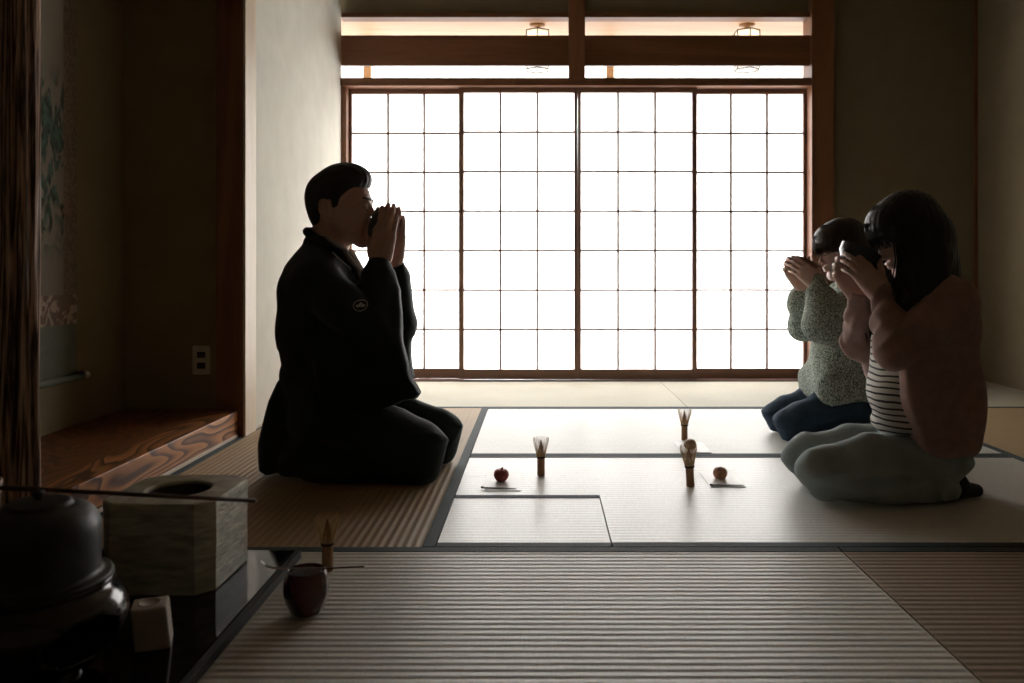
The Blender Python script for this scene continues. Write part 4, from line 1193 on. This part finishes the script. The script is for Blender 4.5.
A.add(rc((-.010, -.03, .76), (-.050, -.04, .58), .072, .052), .03); A.add(rc((-.010, .03, .76), (-.050, .04, .58), .072, .052), .03)
for s in (-1, 1):
    A.add(rc(f(.020, s * .060, .03), (.055, s * .076, .67), .032, .030), .02)
    A.add(rc((.040, s * .078, .67), (.085, s * .090, .57), .030, .032), .02)
    A.add(rc((.085, s * .090, .57), (.100, s * .085, .48), .032, .018), .02)
    A.add(rc((-.01, s * .085, .70), (.020, s * .105, .58), .040, .036), .02)
A.sub(ell(f(.085, 0, -.030), [.044, .044, .070], f.R), .008)
A.sub(rc(f(.10, 0, -.02), f(.10, 0, -.16), .050), .010)
A.ripple(lambda x, y, z: .0008 * np.sin(260 * (x + .4 * y) + 6 * np.sin(8 * z)) + .0006 * np.sin(330 * (y - .3 * x) + 5 * np.sin(7 * z)))
A.mesh('hair', M_hair, w1)
def fr(rr):
    y0 = rr.uniform(-.068, .068); a = y0 / .068
    top = f(.030 + .02 * (1 - a * a), y0 * .8, .122 - .02 * a * a)
    fwd = .104 - .048 * a * a
    p1 = f(fwd * .95, y0, .080); p2 = f(fwd + .006, y0 * 1.06, .040); e = rr.uniform(-.012, .008)
    p3 = f(fwd + .004 + rr.uniform(-.004, .003), y0 * 1.10, .008 + e)
    return [tuple(top), tuple(p1), tuple(p2), tuple(p3)]
strands('fringe', M_hair, w1, fan_strands(420, fr, 4), r=.0013)
def lk(rr):
    s = rr.choice((-1, 1)); o1 = V3(rr.gauss(0, .011), rr.gauss(0, .008), 0)
    p0 = f(.046, s * .070, .05) + o1 * .6; p1 = V3(.078, s * .078, .69) + o1; p2 = V3(.090, s * .092, .60) + o1 * 1.3; p3 = V3(.104, s * .088, .51) + o1 * 1.6
    p4 = V3(.100, s * .080, .455 + rr.uniform(-.03, .03)) + o1 * 1.5
    return [tuple(q) for q in (p0, p1, p2, p3, p4)]
strands('side_locks', M_hair, w1, fan_strands(300, lk, 5), r=.0014)
# striped shirt
Sh = Field((-.20, -.18, .12), (.24, .18, .66), .005)
Sh.add(ell((-.02, 0, .52), (.095, .13, .12)), .04); Sh.add(ell((.030, 0, .40), (.115, .125, .13)), .03)
Sh.add(ell((.035, 0, .29), (.118, .122, .11)), .03); Sh.add(ell((.02, 0, .215), (.125, .125, .05)), .02)
Sh.ripple(lambda x, y, z: .0040 * np.sin(30 * y + 12 * z + 2 * np.sin(13 * z)) + .0035 * np.sin(36 * z + 18 * y))
Sh.mesh('striped_shirt', M_stripes, w1)
# cardigan
Cd = Field((-.24, -.27, .10), (.27, .27, .72), .005)
Cd.add(rc((-.02, -.02, .62), (-.02, .02, .62), .062), .03)
for s in (-1, 1): Cd.add(rc((-.025, s * .05, .605), (-.035, s * .120, .570), .058, .064), .03)
Cd.add(ell((-.035, 0, .49), (.115, .170, .15)), .03)
Cd.add(ell((-.030, 0, .36), (.118, .160, .16)), .03)
Cd.add(rbox((.005, 0, .280), (.128, .155, .160), .05), .03)
Cd.clip(lambda x, y, z: .138 + .02 * np.sin(8 * x) - z, .01)
Cd.sub(rc((.22, 0, .66), (.22, 0, .30), .13, .155), .02)
Cd.clip(lambda x, y, z: np.where(z < .47, (x - (.066 + .235 * (z - .146))) * .9, (x - .142 - 2.0 * (z - .47)) * .4), .012)
for s in (-1, 1):
    A_ = P1['arm'][s]; el_ = np.array(A_['elbow']); wr_ = np.array(A_['wrist']); sh_ = np.array(P1['sh'][s])
    mid = (sh_ + el_) / 2 + V3(0, s * .012, .0)
    Cd.add(rc(sh_, mid, .064, .058), .02); Cd.add(rc(mid, el_, .058, .048), .02)
    m2 = el_ * .5 + wr_ * .5
    Cd.add(rc(el_, m2, .048, .042), .02); Cd.add(rc(m2, wr_ + (el_ - wr_) * .08, .042, .030), .015)
    Cd.add(rc(wr_ + (el_ - wr_) * .12, wr_ - (el_ - wr_) * .06, .0345, .0335), .005)
    Cd.sub(rc(wr_ - (el_ - wr_) * .03, wr_ - (el_ - wr_) * .25, .027, .034), .003)
    dd = (wr_ - el_) / np.linalg.norm(wr_ - el_)
    def slv(x, y, z, el_=el_, wr_=wr_, dd=dd):
        t_ = (x - el_[0]) * dd[0] + (y - el_[1]) * dd[1] + (z - el_[2]) * dd[2]
        near = np.exp(-(((x - (el_[0] + wr_[0]) / 2) ** 2 + (y - (el_[1] + wr_[1]) / 2) ** 2 + (z - (el_[2] + wr_[2]) / 2) ** 2) / .016))
        return near * (.006 * np.sin(85 * t_ + 22 * x + 3 * np.sin(40 * y)) + .006 * (np.abs(np.sin(48 * t_ + 30 * x - 20 * y)) ** .5 - .8))
    Cd.ripple(slv)
Cd.ripple(lambda x, y, z: (.0045 * np.sin(26 * x + 26 * z + 6 * y) + .0035 * np.sin(36 * y + 9 * z + 2 * np.sin(15 * z)) + .003 * np.sin(48 * x - 10 * z)) * np.clip((.58 - z) * 6, 0, 1))
Cd.mesh('cardigan', M_cardigan, w1)
def legs(name, mat, t, K_):
    J = Field((-.22, -.22, -.01), (.46, .22, .30), .005)
    J.add(ell((-.030, 0, .125), (.102, .135, .098)), .02)
    for s in (-1, 1):
        kn_ = K_['knee'][s]; kr = K_['kr']
        J.add(rc((-.03, s * .070, .128), (kn_[0] * .55, s * .082, .124), .068, kr * .98), .02)
        J.add(rc((kn_[0] * .55, s * .082, .124), kn_, kr * .98, kr), .02)
        J.add(rc((kn_[0] - .014, kn_[1], kn_[2] - .030), (.12, s * .110, .044), kr * .82, .046), .004)
        J.add(rc((.12, s * .110, .044), (-.03, s * .085, .040), .046, .038), .004)
    J.add(rc((-.02, 0, .16), (.08, 0, .145), .065, .050), .02)
    J.ripple(lambda x, y, z: .009 * ((np.abs(np.sin(21 * x - 30 * z + 1.5 * np.sin(13 * x) + 6 * y)) ** .5) - .8) * (np.clip((.10 - np.abs(x - .02)) * 12, 0, 1) + np.clip((.07 - np.abs(x - .29)) * 14, 0, .7)) + .006 * ((np.abs(np.sin(9 * x + 38 * z)) ** .5) - .8) + .0030 * np.sin(48 * x + 34 * z + 20 * y + 2 * np.sin(17 * x)) * np.clip((.30 - np.abs(x - .10)) * 5, 0, 1) + .002 * np.sin(80 * z - 24 * x) + .0022 * np.sin(95 * x + 40 * z) * np.clip((.08 - np.abs(x - .29)) * 15, 0, 1))
    J.clip(lambda x, y, z: 0.002 - z, .01)
    J.mesh(name, mat, t)
    for s in (-1, 1):
        Q = Field((-.22, -.12, -.01), (.04, .12, .12), .004)
        Q.add(rc((-.01, s * .060, .040), (-.075, s * .055, .038), .034, .031), .02); Q.add(rc((-.06, s * .055, .030), (-.140, s * .045, .022), .029, .019), .02)
        Q.add(ell((-.070, s * .055, .050), (.033, .030, .033)), .02)
        Q.clip(lambda x, y, z: 0.002 - z, .006)
        Q.mesh('sock', M_sock, t)
legs('jeans', M_jeans, w1, dict(knee={1: (.330, .080, .090), -1: (.318, -.085, .090)}, kr=.063))
bowl('dark tea bowl with pale lip held by the long-haired woman in the pink cardigan', (W1X - .172, W1Y, .721), 25, M_bowl_dark, .060, .064)

# ---- far woman
CU = ((24, 34, 22), (24, 34, 22), (25, 34, 24), (26, 36, 24))
P2 = dict(head=(.050, 0, .740), pitch=15, hk=.95, neck=(.010, 0, .645), hl=.95, skin=M_skin_f,
          sh={1: (-.02, .130, .550), -1: (-.01, -.130, .550)},
          arm={1: dict(elbow=(.165, .140, .450), wrist=(.160, .062, .605), fd=(.74, -.12, .64), t=(-.6, 0, .75), curl=CU, thumb=(.62, .60, .30)),
               -1: dict(elbow=(.150, -.140, .440), wrist=(.185, -.060, .598), fd=(.60, .12, .76), t=(-.7, 0, .6), curl=CU, thumb=(.62, .60, .30))})
W2X, W2Y = 1.24, 3.15
w2, hf2 = woman(W2X, W2Y, 'person with dark fringe in grey-green speckled sweater kneeling, farther back at right', P2)
f = hf2
A = Field((-.16, -.13, .50), (.20, .13, .90), .0030)
A.add(ell(f(-.016, 0, .040), [.098, .080, .088], f.R), .01)
A.add(ell(f(.032, 0, .050), [.069, .074, .064], f.R), .015)
A.add(rc((-.01, -.03, .72), (-.05, -.03, .62), .068, .045), .03); A.add(rc((-.01, .03, .72), (-.05, .03, .62), .068, .045), .03)
for s in (-1, 1): A.add(rc(f(.008, s * .064, .03), f(.004, s * .070, -.045), .024, .012), .02)
A.sub(ell(f(.085, 0, -.032), [.052, .056, .072], f.R), .010)
A.sub(rc(f(.09, 0, -.05), f(.06, 0, -.16), .058), .012)
A.ripple(lambda x, y, z: .0008 * np.sin(260 * (x + .4 * y) + 6 * np.sin(8 * z)))
A.mesh('hair', M_hair_b, w2)
strands('fringe', M_hair_b, w2, fan_strands(380, fr, 8), r=.0013)
Q = Field((-.10, -.10, .54), (.14, .10, .70), .004)
for s in (-1, 1): Q.add(rc((-.015, s * .045, .625), (.060, s * .040, .580), .022, .014), .01)
Q.add(rc((-.03, -.03, .63), (-.03, .03, .63), .022), .01)
Q.sub(rc((.01, 0, .70), (.03, 0, .50), .042), .004)
Q.mesh('shirt_collar', M_white_cloth, w2)
# sweater with full sleeves
Sw = Field((-.24, -.27, .10), (.32, .27, .70), .005)
Sw.add(rc((-.02, -.02, .60), (-.02, .02, .60), .060), .03)
for s in (-1, 1): Sw.add(rc((-.02, s * .05, .580), (-.02, s * .125, .545), .058, .066), .03)
Sw.add(ell((-.02, 0, .48), (.115, .165, .15)), .03)
Sw.add(ell((.014, 0, .33), (.152, .160, .16)), .04)
Sw.add(rbox((.022, 0, .205), (.160, .160, .068), .05), .06)
Sw.clip(lambda x, y, z: .152 - z, .010)
Sw.sub(rc((.01, 0, .72), (.03, 0, .60), .046, .040), .01)
for s in (-1, 1):
    A_ = P2['arm'][s]; el_ = np.array(A_['elbow']); wr_ = np.array(A_['wrist']); sh_ = np.array(P2['sh'][s])
    rb = .076 if s > 0 else .066
    mm_ = (sh_ + el_) / 2 + V3(0, s * .012, 0)
    Sw.add(rc(sh_, mm_, .068, rb * .97), .02); Sw.add(rc(mm_, el_, rb * .97, rb), .02)
    m2 = el_ * .30 + wr_ * .70 - V3(.0, 0, .01)
    Sw.add(rc(el_, m2, rb, .062), .02); Sw.add(rc(m2, wr_ + (el_ - wr_) * .16, .056, .036), .010)
    Sw.add(rc(wr_ + (el_ - wr_) * .18, wr_ - (el_ - wr_) * .06, .0325, .0325), .004)
    Sw.sub(rc(wr_ + (el_ - wr_) * .01, wr_ - (el_ - wr_) * .3, .026, .034), .003)
Sw.ripple(lambda x, y, z: .0045 * np.sin(28 * x + 24 * z + 9 * y + 2 * np.sin(12 * z)) + .0035 * np.sin(36 * y + 16 * z + 22 * x) + np.where(z < .19, .0016 * np.sin(260 * (y + x)), 0))
Sw.mesh('sweater', M_sweater, w2)
legs('trousers', M_navy, w2, dict(knee={1: (.278, .085, .072), -1: (.272, -.090, .072)}, kr=.064))
bowl('brown tea bowl held up by the woman in the speckled sweater', (W2X - .180, W2Y, .690), 30, M_bowl_brown, .056, .060)

# ------------------------------------------------------------------ light
sun = bpy.data.lights.new('low_sun', 'SUN'); sun.energy = 7.0; sun.angle = math.radians(8); sun.color = (1.0, 0.985, 0.96)
so = bpy.data.objects.new('low_sun', sun); C.objects.link(so)
d = Vector((0.06, -1.0, -math.tan(math.radians(12)))); so.rotation_euler = d.to_track_quat('-Z', 'Y').to_euler(); so.location = (0, 9, 4)
w = bpy.data.worlds.new('overcast_sky'); S.world = w; w.use_nodes = True
bg = w.node_tree.nodes['Background']; bg.inputs[0].default_value = (0.92, 0.96, 1.0, 1); bg.inputs[1].default_value = 2.0

# ------------------------------------------------------------------ camera
cam = bpy.data.cameras.new('camera'); co = bpy.data.objects.new('camera', cam); C.objects.link(co); S.camera = co
co.location = (0, 0, 0.66); co.rotation_euler = (PI / 2, 0, 0)
cam.sensor_width = 36.0; cam.lens = 796 / 1024 * 36
cam.shift_x = -(541 - 512) / 1024; cam.shift_y = -(341.5 - 270) / 1024
cam.clip_start = 0.02
cam.dof.use_dof = True; cam.dof.focus_distance = 2.7; cam.dof.aperture_fstop = 4.0
S.view_settings.view_transform = 'Standard'; S.view_settings.look = 'None'
S.view_settings.gamma = 1.0; S.view_settings.use_curve_mapping = False
S.view_settings.exposure = 1.25
try:
    S.cycles.max_bounces = 10; S.cycles.diffuse_bounces = 6; S.cycles.glossy_bounces = 4; S.cycles.transmission_bounces = 8
    S.cycles.caustics_reflective = False; S.cycles.caustics_refractive = False
    S.cycles.use_denoising = True
except Exception: pass
